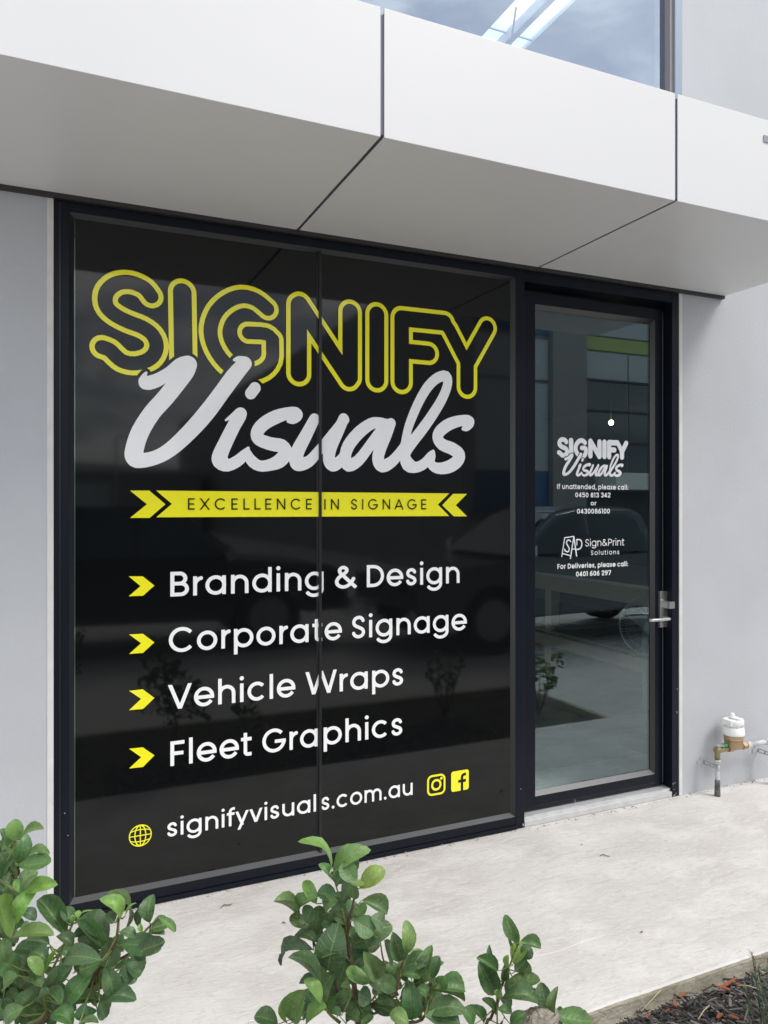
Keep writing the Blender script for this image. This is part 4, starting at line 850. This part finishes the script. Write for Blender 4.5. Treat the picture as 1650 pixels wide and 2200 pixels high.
ute('parked_ute', 1.1, -5.6, -1, M_car2, 'black dual cab ute parked across the driveway, mirrored in the window')
# ============================================================ GARDEN BED
M_soil = mat('mulch_soil', (.055, .045, .036), .95, bump=1, bscale=40, var=.5, vscale=30)
bed = MB(); n1, n2 = 150, 30; vs = {}
BX0, BX1, BY0, BY1 = -3.0, 3.75, -2.40, -1.198
for i in range(n1):
    for j in range(n2):
        x = BX0 + (BX1 - BX0) * i / (n1 - 1); y = BY0 + (BY1 - BY0) * j / (n2 - 1)
        vs[i, j] = bed.bm.verts.new((x, y, -.062 + .018 * noise.noise(Vector((x * 5, y * 5, 0))) + .010 * noise.noise(Vector((x * 17, y * 17, 3)))))
for i in range(n1 - 1):
    for j in range(n2 - 1): bed.bm.faces.new((vs[i, j], vs[i + 1, j], vs[i + 1, j + 1], vs[i, j + 1]))
soil = struct(bed.build('garden_bed', M_soil)); tag(soil, None)
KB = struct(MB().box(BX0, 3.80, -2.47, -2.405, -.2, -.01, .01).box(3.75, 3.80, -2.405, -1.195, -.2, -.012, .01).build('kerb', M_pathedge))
M_chip = [mat('bark_chip_dark', (.070, .066, .064), .85, bump=.6, bscale=80, var=.5, vscale=30, stretch=(1, 5, 5)), mat('bark_chip_grey', (.23, .21, .19), .85, bump=.6, bscale=80, var=.4, vscale=30, stretch=(1, 5, 5)), mat('bark_chip_orange', (.42, .13, .055), .8, bump=.5, bscale=80, var=.3, vscale=30, stretch=(1, 5, 5))]
def chip_mesh(seed, m):
    r = random.Random(seed); b = bmesh.new(); n = 5; ring = []
    for x in (-.5, -.15, .22, .5):
        k = 1 - abs(x) * 1.1 * r.uniform(.7, 1.1); ring.append([b.verts.new((x, (math.cos(2 * PI * i / 4 + .6) * .5 * k + r.uniform(-.08, .08)), (math.sin(2 * PI * i / 4 + .6) * .5 * k + r.uniform(-.08, .08)))) for i in range(4)])
    for A, B_ in zip(ring, ring[1:]):
        for i in range(4): b.faces.new((A[i], A[(i + 1) % 4], B_[(i + 1) % 4], B_[i]))
    b.faces.new(ring[0][::-1]); b.faces.new(ring[-1]); bmesh.ops.recalc_face_normals(b, faces=b.faces); me = bpy.data.meshes.new('bark_chip'); b.to_mesh(me); b.free(); me.materials.append(m); return me
CH = [[chip_mesh(i + 10 * k, M_chip[k]) for i in range(4)] for k in range(3)]
def chip_matrix(x, y, z, big=1.0):
    a = random.gauss(-.75, .8); tl = random.uniform(-.35, .45); l = random.uniform(.025, .060) * big; w_ = random.uniform(.006, .016) * big
    return Matrix.Translation((x, y, z)) @ Matrix.Rotation(a, 4, 'Z') @ Matrix.Rotation(tl, 4, 'Y') @ Matrix.Rotation(random.uniform(0, 3), 4, 'X') @ Matrix.Diagonal((l, w_, w_ * .55, 1))
cnt = 0; random.seed(21)
while cnt < 280:
    x = random.uniform(1.25, 2.42); y = random.uniform(-1.62, -1.205)
    d = Vector((x, y, 0)) - C_; dep = d.dot(F_); u = 825 + FPX * d.dot(R_) / dep
    if u > 1700 or u < 1180 or y < -1.25 - (u - 1200) / 1650 * 1.0 - .0 and random.random() < .0: continue
    v = VH + FPX * (CAMZ + .06) / dep
    if v > 2260: continue
    k = random.choices((0, 1, 2), (.68, .29, .03))[0]
    o = bpy.data.objects.new('bark_chip', random.choice(CH[k])); COL.objects.link(o); o.parent = soil; o.matrix_local = chip_matrix(x, y, -.052 + random.uniform(0, .014), 1.0); cnt += 1
for (u, v, l_, a) in ((1565, 2112, .10, .15), (1553, 2122, .045, -.9), (1450, 2155, .030, .9), (1465, 2138, .028, .2), (1577, 2185, .03, -1), (1546, 2182, .03, .2)):
    p = atz(u, v, -.035); o = bpy.data.objects.new('bark_chip', random.choice(CH[2])); COL.objects.link(o); o.parent = soil
    o.matrix_local = Matrix.Translation(p) @ Matrix.Rotation(a, 4, 'Z') @ Matrix.Diagonal((l_, .014, .009, 1))
V = []; Fc = []; MI = []; base = [[[tuple(v.co) for v in me.vertices] for me in q] for q in CH]; bf = [[[tuple(p.vertices) for p in me.polygons] for me in q] for q in CH]
for i in range(8500):
    x = random.uniform(.3, 2.9) if i < 7000 else random.uniform(-2.5, 3.7); y = random.uniform(-1.9, -1.2) if i < 7000 else random.uniform(-2.38, -1.2); k = random.choices((0, 1, 2), (.64, .345, .015))[0]; j = random.randrange(4)
    Mx = chip_matrix(x, y, -.060 + random.uniform(0, .016), random.uniform(.35, .95)); b0_ = len(V)
    V += [tuple(Mx @ Vector(c)) for c in base[k][j]]; Fc += [tuple(b0_ + q for q in f_) for f_ in bf[k][j]]; MI += [k] * len(bf[k][j])
me = bpy.data.meshes.new('bark_mulch'); me.from_pydata(V, [], Fc); [me.materials.append(q) for q in M_chip]; me.polygons.foreach_set('material_index', MI); me.update()
mu_ = link('bark_mulch', me, None); tag(mu_, 'dark shredded bark mulch covering the garden bed', None, None, 'stuff')
M_straw = mat('dry_straw', (.48, .42, .27), .7)
for (a, b, lb) in (((1378, 2172), (1452, 2100), 'long dry straw leaning from the mulch onto the path edge'), ((1500, 2190), (1524, 2160), 'short dry straw lying on the mulch right of the long one'), ((1583, 2117), (1632, 2126), 'pale dry straw beside the orange bark piece')):
    p, q = atz(*a, -.03), atz(*b, -.005 if a[0] < 1400 else -.03); tag(MB().tube([p, (p + q) / 2 + Vector((0, 0, .006)), q], .0016, 6).build('dry_straw', M_straw), lb, 'straw', 'dry straws on the mulch')
# rock
rk = atd(1165, 2215, 1.98); b_ = bmesh.new(); bmesh.ops.create_icosphere(b_, subdivisions=4, radius=1)
for v in b_.verts:
    n_ = v.co.normalized(); v.co = Vector((n_.x * .066, n_.y * .05, n_.z * .062)) * (1 + .16 * noise.noise(n_ * 1.6) + .10 * noise.noise(n_ * 5) + .05 * noise.noise(n_ * 14)) + rk
me = bpy.data.meshes.new('rock'); b_.to_mesh(me); b_.free(); tag(link('rock', me, mat('rock', (.33, .29, .24), .9, bump=1, bscale=60, var=.35, vscale=25, stretch=(1, 1, 3))), 'rough brown stone at the bottom edge beneath the small shrub', 'rock')
# litter on the path
M_lit = mat('dead_leaf', (.20, .12, .06), .8)
for k, (u, v, l_, a, lb) in enumerate(((487, 1946, .05, .3, 'curled dry twig on the path below the window corner'), (1300, 1839, .045, -.5, 'reddish dead leaf on the path in front of the door'), (610, 1983, .016, -.5, 'tiny brown twig on the path left of the middle shrub'), (1379, 2003, .012, .1, 'small dark crumb on the path near the bed edge'), (1250, 1815, .006, .1, 'dark speck of grit on the path near the threshold'), (541, 2195, .02, .5, 'pale paper scrap on the path beside the middle shrub'))):
    p = atz(u, v, .003); d = Vector((math.cos(a), math.sin(a), 0)) * l_ / 2; e = Vector((-d.y, d.x, 0))
    tag(MB().tube([p - d, p - d * .3 + e * .35 + Vector((0, 0, .003)), p + d * .4 - e * .2 + Vector((0, 0, .002)), p + d], [.0012, .0024, .002, .0008], 5).build('leaf_litter', M_lit if k != 5 else M_pvc), lb, 'litter', 'bits of litter on the path')
M_crumb = mat('grey_crumb', (.35, .33, .30), .9)
V = []; Fc = []; random.seed(5)
for i in range(900):
    x = random.uniform(-.3, 4.2); y = -abs(random.gauss(0, .012)) - .004
    if XP < x < 3.05: y -= .008
    r = random.uniform(.0008, .0028) if random.random() < .9 else random.uniform(.003, .007); b0_ = len(V)
    for (a, b, c) in ((1, 0, 0), (-1, 0, 0), (0, 1, 0), (0, -1, 0), (0, 0, 1), (0, 0, -.3)): V.append((x + a * r * random.uniform(.6, 1.5), y + b * r, .0005 + c * r * random.uniform(.4, .9) + r * .2))
    Fc += [(b0_ + p, b0_ + q, b0_ + s) for p, q, s in ((0, 2, 4), (2, 1, 4), (1, 3, 4), (3, 0, 4), (2, 0, 5), (1, 2, 5), (3, 1, 5), (0, 3, 5))]
me = bpy.data.meshes.new('grit'); me.from_pydata(V, [], Fc); tag(link('grit', me, M_crumb), 'fine grit gathered along the foot of the wall and frame', None, None, 'stuff')
# ============================================================ SHRUBS
def leaf_mesh(arch, fold, seed, tipcurl=0.0, wob=0.0):
    r = random.Random(seed); b = bmesh.new(); uvl = b.loops.layers.uv.new('UVMap'); nx, prof = 8, []
    wv = lambda t: (t ** .80) * (1 - t) ** .52 / .4225 if 0 < t < 1 else 0
    rows = []
    for i in range(nx + 1):
        t = (i / nx) if i in (0, nx) else .5 - .5 * math.cos(PI * i / nx) * 1.02; t = min(max(t, 0), 1); w_ = wv(t) * .5; w_ = max(w_, .035 if i == 0 else .0); ph = r.uniform(0, 6)
        zc_ = arch * 4 * t * (1 - t) - tipcurl * max(0, t - .6) ** 2 * 4
        row = []
        for s_ in ((-1, -.5, 0, .5, 1) if 0 < i < nx else (0,)):
            row.append((b.verts.new((t, s_ * w_, zc_ + fold * abs(s_) * w_ * 2 * .5 + wob * math.sin(9 * t + (3 if s_ > 0 else 0)) * abs(s_) ** 2)), t, s_ * .5))
        rows.append(row)
    def face(vs):
        f_ = b.faces.new([v[0] for v in vs]); f_.smooth = True
        for lp_, v in zip(f_.loops, vs): lp_[uvl].uv = (v[1], v[2])
    for A, B_ in zip(rows, rows[1:]):
        if len(A) == 1:
            for k in range(4): face((A[0], B_[k], B_[k + 1]))
        elif len(B_) == 1:
            for k in range(4): face((A[k + 1], A[k], B_[0]))
        else:
            for k in range(4): face((A[k], B_[k], B_[k + 1], A[k + 1]))
    me = bpy.data.meshes.new('leaf'); b.to_mesh(me); b.free(); me.materials.append(M_leaf); return me
LM = [leaf_mesh(.10, .30, 1, .15, .006), leaf_mesh(.20, .45, 2, .35, .01), leaf_mesh(-.04, .25, 3, .0, .012), leaf_mesh(.06, .7, 4, .1, .008), leaf_mesh(.14, .15, 5, .4, .015)]
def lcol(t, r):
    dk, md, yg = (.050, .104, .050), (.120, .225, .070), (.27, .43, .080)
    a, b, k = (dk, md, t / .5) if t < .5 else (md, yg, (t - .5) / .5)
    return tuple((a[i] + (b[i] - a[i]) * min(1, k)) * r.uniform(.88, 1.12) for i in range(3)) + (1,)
def add_leaf(plant, p0, p1, wid, tone, rnd, nrm=None, mesh=None):
    ax = p1 - p0; Ln = ax.length
    if Ln < .004: return
    view = (C_ - p0).normalized(); n_ = nrm or (view * .75 + Vector((rnd.uniform(-.5, .5), rnd.uniform(-.5, .5), .75 + rnd.uniform(-.2, .4))))
    x = ax.normalized(); n_ = (n_ - x * n_.dot(x)).normalized(); y = n_.cross(x)
    o = bpy.data.objects.new('leaf', mesh or rnd.choice(LM)); COL.objects.link(o); o.parent = plant
    Mx = Matrix(((x.x * Ln, y.x * wid, n_.x * Ln, p0.x), (x.y * Ln, y.y * wid, n_.y * Ln, p0.y), (x.z * Ln, y.z * wid, n_.z * Ln, p0.z), (0, 0, 0, 1)))
    o.matrix_local = Matrix.Translation(plant.location).inverted() @ Mx
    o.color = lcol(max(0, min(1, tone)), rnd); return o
def shrub(name, label, D, cv, leaves, stems, fill, seed, root):
    rnd = random.Random(seed)
    P = empty(name, root, label, 'shrub')
    nodes = []
    for pts, r0, r1, m_ in stems:
        q = [atd(*cv(x, y), D + dz_) for x, y, dz_ in pts]
        if q[0].z < .35: q = [Vector((root[0] + (q[0].x - root[0]) * .5, root[1] + (q[0].y - root[1]) * .5, root[2]))] + q
        q2 = [Vector(t) for t in smooth([tuple(t) for t in q], 4)]; nodes += q2[4:]
        MB().tube(q2, [r0 + (r1 - r0) * i / (len(q2) - 1) for i in range(len(q2))], 7).build('stem', m_, P)
    tw = MB()
    def place(bx_, by_, tx_, ty_, w_, tone, dd):
        d0 = D + dd; p0 = atd(*cv(bx_, by_), d0)
        Lp = math.hypot(tx_ - bx_, ty_ - by_); tilt = rnd.uniform(-.35, .35) * Lp
        s_ = SC[name_scale]; p1 = atd(*cv(tx_, ty_), d0 - tilt / s_ / FPX * D * .8)
        add_leaf(P, p0, p1, w_ / s_ / FPX * d0 * 1.30, tone, rnd)
        if nodes:
            nn = min(nodes, key=lambda q: (q - p0).length)
            if .004 < (nn - p0).length < .14: tw.tube([nn, nn.lerp(p0, .6) - Vector((0, 0, .004)), p0], [.0018, .0014, .001], 5)
    name_scale = id(leaves); SC[name_scale] = cv(1, 0)[0] - cv(0, 0)[0]; SC[name_scale] = 1 / SC[name_scale]
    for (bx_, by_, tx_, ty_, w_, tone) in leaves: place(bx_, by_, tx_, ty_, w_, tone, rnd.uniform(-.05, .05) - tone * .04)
    for (n_, cx, cy, rx, ry, tn) in fill:
        for k in range(n_):
            a, q = rnd.uniform(0, 2 * PI), math.sqrt(rnd.random()); x, y = cx + rx * q * math.cos(a), cy + ry * q * math.sin(a)
            b = math.atan2(y - cy, x - cx) + rnd.gauss(0, .9); l_ = rnd.uniform(60, 125) * SC[name_scale] / 3.6
            place(x, y, x + l_ * 1.5 * math.cos(b), y + l_ * 1.5 * math.sin(b) * .8 - l_ * .3, l_ * rnd.uniform(.7, 1.0), tn + rnd.uniform(-.15, .15), rnd.uniform(.03, .16))
    tw.build('twigs', M_twig, P)['kind'] = 'stuff'
    return P
SC = {}
cL = lambda x, y: (x / 4.125, 1740 + y / 4.125)
cC = lambda x, y: (520 + x / 3.4375, 1760 + y / 3.4375)
cR = lambda x, y: (900 + x / 4.125, 1900 + y / 4.125)
LL = [(140, 270, 130, 85, 120, .6), (200, 225, 388, 165, 85, .6), (165, 470, 215, 215, 120, .35), (60, 330, 5, 170, 90, .3), (120, 345, 40, 240, 60, .5), (160, 490, 455, 460, 130, .4), (230, 400, 420, 350, 90, .4), (30, 580, 150, 420, 80, .25),
      (170, 710, 300, 545, 130, .4), (215, 715, 492, 655, 110, .8), (190, 735, 130, 620, 60, .6), (155, 990, 270, 715, 130, .85), (95, 1130, 0, 760, 200, .65), (110, 1135, 470, 1090, 110, .6), (165, 1000, 125, 930, 50, .5), (0, 640, 85, 640, 140, .15),
      (60, 770, 150, 690, 90, .3), (590, 1115, 345, 780, 150, .12), (640, 1010, 560, 865, 100, .2), (960, 1150, 725, 920, 180, .22), (930, 1235, 690, 985, 100, .38), (1065, 960, 920, 775, 120, .85), (1110, 1055, 1060, 705, 170, .28), (1010, 1000, 940, 920, 90, .15),
      (1055, 1085, 1215, 1110, 85, .35), (1080, 1190, 1420, 1225, 150, .28), (1268, 1078, 1275, 845, 90, .3), (1325, 1000, 1340, 757, 115, .35), (1400, 950, 1560, 1075, 60, .55), (1340, 1060, 1505, 1000, 110, .3), (1315, 1095, 1460, 1100, 70, .45), (1180, 1265, 1465, 1170, 120, .15),
      (1185, 1275, 1285, 1325, 80, .2), (1000, 1130, 955, 1400, 150, .28), (905, 1330, 565, 1300, 150, .22), (890, 1350, 700, 1425, 130, .18), (1085, 1370, 1200, 1500, 150, .3), (1110, 1340, 1265, 1440, 140, .25), (930, 1390, 1010, 1640, 130, .28), (1005, 1500, 1110, 1600, 110, .25),
      (890, 1675, 1198, 1655, 130, .24), (885, 1675, 975, 1785, 80, .42), (880, 1690, 930, 1850, 90, .2), (600, 1715, 765, 1465, 140, .33), (540, 1790, 880, 1650, 130, .3), (545, 1720, 440, 1570, 110, .36), (370, 1465, 255, 1310, 90, .78), (370, 1565, 290, 1400, 100, .25),
      (385, 1455, 500, 1240, 42, .98), (380, 1560, 575, 1400, 110, .33), (415, 1780, 195, 1620, 170, .38), (650, 1900, 465, 1800, 140, .42), (210, 1750, 15, 1880, 140, .38), (280, 1765, 170, 1640, 140, .33), (425, 1345, 270, 1245, 120, .3), (430, 1290, 130, 1220, 110, .28),
      (440, 1195, 230, 1150, 110, .12), (500, 1120, 655, 1190, 90, .08), (640, 1120, 750, 1080, 90, .12), (160, 1455, 0, 1330, 160, .45), (160, 1470, 0, 1580, 150, .3), (760, 1700, 735, 1885, 110, .25), (865, 1780, 730, 1870, 120, .32), (700, 1900, 875, 1875, 80, .3),
      (60, 1350, 15, 1150, 140, .4), (440, 1210, 370, 1330, 90, .3), (30, 470, 0, 380, 90, .2), (0, 870, -60, 1100, 150, .4), (540, 1500, 640, 1380, 110, .2), (330, 1700, 440, 1620, 100, .25), (1260, 1080, 1240, 1010, 40, .7), (1110, 940, 1205, 820, 18, .8), (690, 960, 700, 890, 45, .85), (650, 990, 640, 930, 40, .7), (700, 960, 795, 880, 16, .8), (600, 1000, 620, 950, 35, .5)]
CL = [(660, 385, 485, 122, 110, .78), (672, 385, 900, 208, 120, .68), (700, 480, 850, 285, 130, .3), (640, 405, 578, 332, 55, .45), (705, 500, 635, 408, 80, .38), (845, 470, 738, 325, 110, .5), (868, 510, 1050, 365, 110, .78), (800, 468, 835, 392, 70, .62), (785, 465, 905, 485, 45, .75),
      (735, 622, 795, 478, 130, .22), (835, 590, 815, 470, 100, .32), (705, 590, 558, 540, 110, .27), (735, 665, 680, 580, 80, .3), (550, 625, 452, 458, 90, .72), (420, 722, 240, 600, 100, .55), (430, 735, 525, 560, 110, .45), (465, 765, 520, 645, 110, .16), (495, 785, 348, 730, 90, .28), (540, 862, 570, 635, 125, .27),
      (620, 695, 685, 590, 125, .5), (885, 600, 1078, 690, 110, .45), (840, 705, 925, 645, 90, .42), (790, 782, 678, 680, 90, .38), (800, 790, 735, 655, 85, .3), (820, 745, 980, 835, 130, .38), (950, 725, 1060, 800, 125, .33), (810, 945, 1092, 770, 150, .28), (690, 805, 585, 775, 90, .22), (640, 1120, 690, 825, 190, .12),
      (790, 1042, 608, 980, 60, .33), (530, 968, 263, 1035, 110, .12), (565, 910, 388, 840, 90, .18), (572, 1215, 348, 1012, 90, .24), (620, 1130, 532, 1078, 90, .35), (582, 1360, 468, 1182, 95, .75), (620, 1350, 650, 1138, 120, .38), (625, 1408, 692, 1330, 80, .65), (945, 1205, 765, 1128, 110, .62), (1090, 1290, 930, 1150, 110, .27),
      (1000, 1180, 903, 985, 110, .52), (1110, 1090, 1050, 895, 95, .12), (1185, 1040, 1115, 838, 100, .27), (1220, 990, 1225, 768, 90, .65), (1230, 985, 1348, 995, 55, .65), (1388, 1195, 1378, 955, 110, .42), (1405, 1180, 1450, 1010, 80, .35), (1195, 1105, 1390, 1035, 110, .28), (1370, 1265, 1650, 1335, 45, .62), (1430, 1250, 1650, 1255, 125, .33),
      (1350, 1435, 1640, 1380, 120, .33), (1350, 1455, 1610, 1500, 130, .28), (1245, 1480, 1235, 1215, 120, .28), (1370, 1305, 1305, 1240, 70, .3), (1175, 1145, 1325, 1155, 60, .38), (1140, 1255, 995, 1190, 100, .42), (380, 1500, 455, 1265, 150, .66), (340, 1512, 320, 1315, 60, .85), (470, 1515, 610, 1375, 130, .62), (265, 1515, 95, 1450, 120, .28),
      (735, 1450, 665, 1418, 55, .45), (710, 1390, 845, 1285, 120, .33), (955, 1335, 860, 1290, 110, .18), (875, 1495, 765, 1435, 90, .42), (1230, 1515, 1095, 1425, 95, .7), (960, 1380, 1115, 1425, 130, .2), (845, 1445, 950, 1390, 100, .22), (720, 1205, 765, 1050, 120, .27), (820, 1070, 905, 1060, 55, .3), (565, 1300, 520, 1410, 110, .18), (730, 1235, 795, 1245, 60, .55),
      (1060, 1200, 1125, 1085, 90, .36), (1300, 1135, 1375, 1015, 70, .22), (1480, 1255, 1490, 1170, 100, .3), (880, 1100, 790, 1180, 110, .14), (680, 900, 600, 860, 80, .2), (1020, 930, 930, 960, 120, .24), (900, 900, 980, 930, 60, .55), (1120, 1380, 1000, 1340, 110, .15), (900, 1440, 930, 1512, 90, .45), (1300, 1400, 1180, 1330, 100, .2)]
RL = [(885, 515, 765, 298, 100, .42), (892, 515, 1085, 560, 100, .35), (860, 565, 825, 470, 60, .2), (832, 605, 785, 455, 50, .22), (838, 705, 945, 520, 115, .88), (800, 745, 785, 630, 60, .85), (925, 655, 990, 555, 100, .18), (850, 775, 955, 665, 110, .18), (915, 765, 990, 715, 90, .3), (742, 855, 615, 592, 90, .42), (700, 765, 515, 650, 90, .24),
      (682, 972, 535, 690, 140, .17), (770, 875, 1075, 845, 130, .36), (745, 1002, 1060, 1010, 140, .22), (870, 880, 755, 945, 80, .18), (1150, 1142, 1080, 875, 120, .24), (1150, 1148, 955, 905, 60, .2), (1208, 1142, 1210, 925, 70, .48), (1200, 1165, 1530, 1215, 150, .36), (720, 1012, 825, 1080, 90, .12), (698, 1112, 828, 1110, 70, .32), (690, 1152, 590, 1005, 70, .24),
      (572, 1232, 458, 1075, 80, .24), (485, 1242, 395, 1105, 120, .28), (742, 1240, 755, 1185, 90, .33), (815, 1245, 935, 1135, 90, .36), (690, 1005, 722, 955, 55, .65), (760, 855, 768, 700, 60, .24), (700, 990, 700, 930, 50, .6), (1205, 1150, 1290, 1130, 60, .3)]
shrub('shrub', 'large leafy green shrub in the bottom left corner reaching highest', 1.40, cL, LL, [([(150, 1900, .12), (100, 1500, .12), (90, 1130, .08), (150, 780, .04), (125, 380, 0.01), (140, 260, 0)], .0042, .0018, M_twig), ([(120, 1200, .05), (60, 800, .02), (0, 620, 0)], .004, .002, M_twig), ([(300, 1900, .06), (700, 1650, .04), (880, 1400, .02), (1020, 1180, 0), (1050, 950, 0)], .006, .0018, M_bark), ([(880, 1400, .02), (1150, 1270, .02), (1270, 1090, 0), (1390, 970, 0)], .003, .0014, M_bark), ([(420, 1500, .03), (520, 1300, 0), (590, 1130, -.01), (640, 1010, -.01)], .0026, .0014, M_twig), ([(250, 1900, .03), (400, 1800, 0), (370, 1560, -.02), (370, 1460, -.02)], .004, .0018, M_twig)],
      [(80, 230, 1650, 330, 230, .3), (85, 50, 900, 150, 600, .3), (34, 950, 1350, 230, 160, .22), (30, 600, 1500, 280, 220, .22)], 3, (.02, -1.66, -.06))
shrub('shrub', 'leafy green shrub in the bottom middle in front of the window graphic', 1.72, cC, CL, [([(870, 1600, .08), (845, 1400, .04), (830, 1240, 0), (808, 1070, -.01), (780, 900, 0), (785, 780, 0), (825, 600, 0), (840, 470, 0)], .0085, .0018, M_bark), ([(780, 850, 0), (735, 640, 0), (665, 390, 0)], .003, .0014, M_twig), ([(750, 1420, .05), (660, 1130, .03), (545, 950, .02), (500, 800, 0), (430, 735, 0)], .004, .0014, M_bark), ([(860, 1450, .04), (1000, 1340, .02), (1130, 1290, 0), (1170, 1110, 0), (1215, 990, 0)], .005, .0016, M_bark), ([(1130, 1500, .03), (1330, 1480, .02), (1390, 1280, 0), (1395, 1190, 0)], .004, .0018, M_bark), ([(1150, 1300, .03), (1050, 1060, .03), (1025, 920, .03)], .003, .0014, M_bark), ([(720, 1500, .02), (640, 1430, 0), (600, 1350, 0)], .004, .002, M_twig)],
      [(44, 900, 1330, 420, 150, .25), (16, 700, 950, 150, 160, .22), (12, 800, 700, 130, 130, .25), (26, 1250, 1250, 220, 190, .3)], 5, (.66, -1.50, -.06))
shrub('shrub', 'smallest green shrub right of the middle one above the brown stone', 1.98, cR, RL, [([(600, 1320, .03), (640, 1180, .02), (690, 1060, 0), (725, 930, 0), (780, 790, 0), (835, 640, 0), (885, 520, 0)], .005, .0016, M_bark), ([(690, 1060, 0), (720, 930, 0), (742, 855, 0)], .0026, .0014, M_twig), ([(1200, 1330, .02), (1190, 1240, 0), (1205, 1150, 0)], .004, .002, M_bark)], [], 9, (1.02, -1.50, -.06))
# pink-tipped half-eaten leaf on the small shrub
# rosemary at the right edge
RP = empty('rosemary_bush', tuple(atz(1650, 2230, -.06)), 'narrow leaved dark green rosemary at the bottom right corner', 'shrub')
rnd = random.Random(4); nd = MB(); M_ros = mat('rosemary_leaf', (.065, .125, .070), .5, var=.25, vscale=30)
for (u0, v0, u1, v1, d) in ((1625, 2240, 1600, 2120, 2.2), (1690, 2240, 1660, 2110, 2.2), (1650, 2240, 1628, 2075, 2.3), (1640, 2230, 1615, 2045, 2.25), (1655, 2220, 1650, 2060, 2.3), (1665, 2230, 1632, 2110, 2.2), (1660, 2240, 1668, 2090, 2.35), (1640, 2240, 1645, 2150, 2.15), (1675, 2220, 1690, 2080, 2.3)):
    a, b = atd(u0, v0, d), atd(u1, v1, d); a.z = max(a.z, -.05)
    MB().tube([a, a.lerp(b, .5) + Vector((.004, 0, 0)), b], [.003, .0022, .0015], 6).build('stem', M_bark, RP); n_ = int((b - a).length / .0022)
    for i in range(n_):
        p = a.lerp(b, (i + .3) / n_); an = rnd.uniform(0, 2 * PI); ax = (b - a).normalized(); s_ = Vector((math.cos(an), math.sin(an), 0)); dr = (ax * rnd.uniform(.7, 1.3) + s_).normalized(); l_ = rnd.uniform(.016, .030) * (1.0 if i < n_ * .85 else .7)
        e = dr.cross(Vector((0, 0, 1))).normalized() * .0019; q = [p, p + dr * l_ * .5 + e, p + dr * l_, p + dr * l_ * .5 - e]; nd.bm.faces.new([nd.bm.verts.new(t_) for t_ in q])
nd.build('needle_leaves', M_ros, RP)['kind'] = 'stuff'

# ridge left by the trowel across the path
V = []; pts = [atz(u, v, .0) for u, v in ((940, 2092), (1010, 2078), (1100, 2062), (1190, 2045), (1225, 2033), (1262, 2018), (1315, 2006))]; pts = [Vector(p) for p in smooth([tuple(p) for p in pts], 6)]
b_ = MB(); rows = []
for i, p in enumerate(pts):
    d = (pts[min(i + 1, len(pts) - 1)] - pts[max(i - 1, 0)]).normalized(); n_ = Vector((-d.y, d.x, 0)); k = .0035 * (1 + .5 * noise.noise(p * 40)) * math.sin(PI * i / (len(pts) - 1)) ** .4 + 1e-4
    rows.append([b_.bm.verts.new(p + n_ * k + Vector((0, 0, .0002))), b_.bm.verts.new(p + Vector((0, 0, .0006 + k * .45))), b_.bm.verts.new(p - n_ * k * 1.6 + Vector((0, 0, .0002)))])
for A, B_ in zip(rows, rows[1:]):
    for k in range(2): b_.bm.faces.new((A[k], B_[k], B_[k + 1], A[k + 1]))
b_.build('trowel_ridge', M_path, path)
# paint chips knocked off the frame
M_ch = mat('bare_chip', (.55, .56, .56), .5)
def chips(parent, Y, lst):
    b_ = MB()
    for u, v, w_, h_ in lst:
        p = at(u, v, Y); b_.obox((p.x, Y - .0006, p.z), (1, 0, .2), (0, 1, 0), (-.2, 0, 1), w_, .0006, h_)
    b_.build('paint_chips', M_ch, parent)['kind'] = 'stuff'
chips(DR, .0, [(1449, 1708, .012, .003), (1452, 1704, .003, .004), (1446, 1684, .002, .010), (1450, 1682, .008, .0015), (1448, 1696, .003, .003), (1454, 1530, .002, .012), (1455, 1480, .002, .006)])
chips(DR, DY, [(1236, 1722, .0015, .022), (1233, 1722, .001, .006), (1243, 1723, .0015, .008), (1387, 1705, .004, .003), (1300, 1716, .003, .001)])
chips(WN, .0, [(1130 - 6, 1772, .004, .012), (1119, 1695, .003, .003), (520, 1897, .004, .003), (650, 1873, .003, .002), (139, 1747, .004, .002), (146, 1795, .003, .002), (1108, 1776, .002, .008)])
# shrub at the far end of the bed, seen mirrored in the door
def loose_shrub(label, x, y, hgt, rad, nl, seed):
    r = random.Random(seed); P = empty('shrub', (x, y, -.06), label, 'shrub'); tips = []
    for i in range(7):
        a = 2 * PI * i / 7 + r.uniform(-.3, .3); e = Vector((x + rad * .7 * math.cos(a), y + rad * .7 * math.sin(a), -.06 + hgt * r.uniform(.7, 1))); m_ = Vector((x, y, -.06)).lerp(e, .5) - Vector((0, 0, .03))
        MB().tube([(x, y, -.06), m_, e], [.006, .004, .002], 6).build('stem', M_bark, P); tips += [(m_, e)] * 1
    for i in range(nl):
        a, b = r.choice(tips); p = a.lerp(b, r.uniform(.1, 1.05)); d = Vector((r.gauss(0, 1), r.gauss(0, 1), r.gauss(.5, .6))).normalized() * r.uniform(.045, .085)
        add_leaf(P, p, p + d, d.length * .55, r.uniform(.15, .7), r, nrm=Vector((r.uniform(-.6, .6), r.uniform(-.6, .6), 1)))
loose_shrub('leafy green shrub near the right end of the garden bed, mirrored low in the door', 3.45, -1.62, .52, .22, 95, 31)
loose_shrub('leafy green shrub standing in the bed between the door and the driveway', 2.75, -1.95, .5, .2, 70, 32)
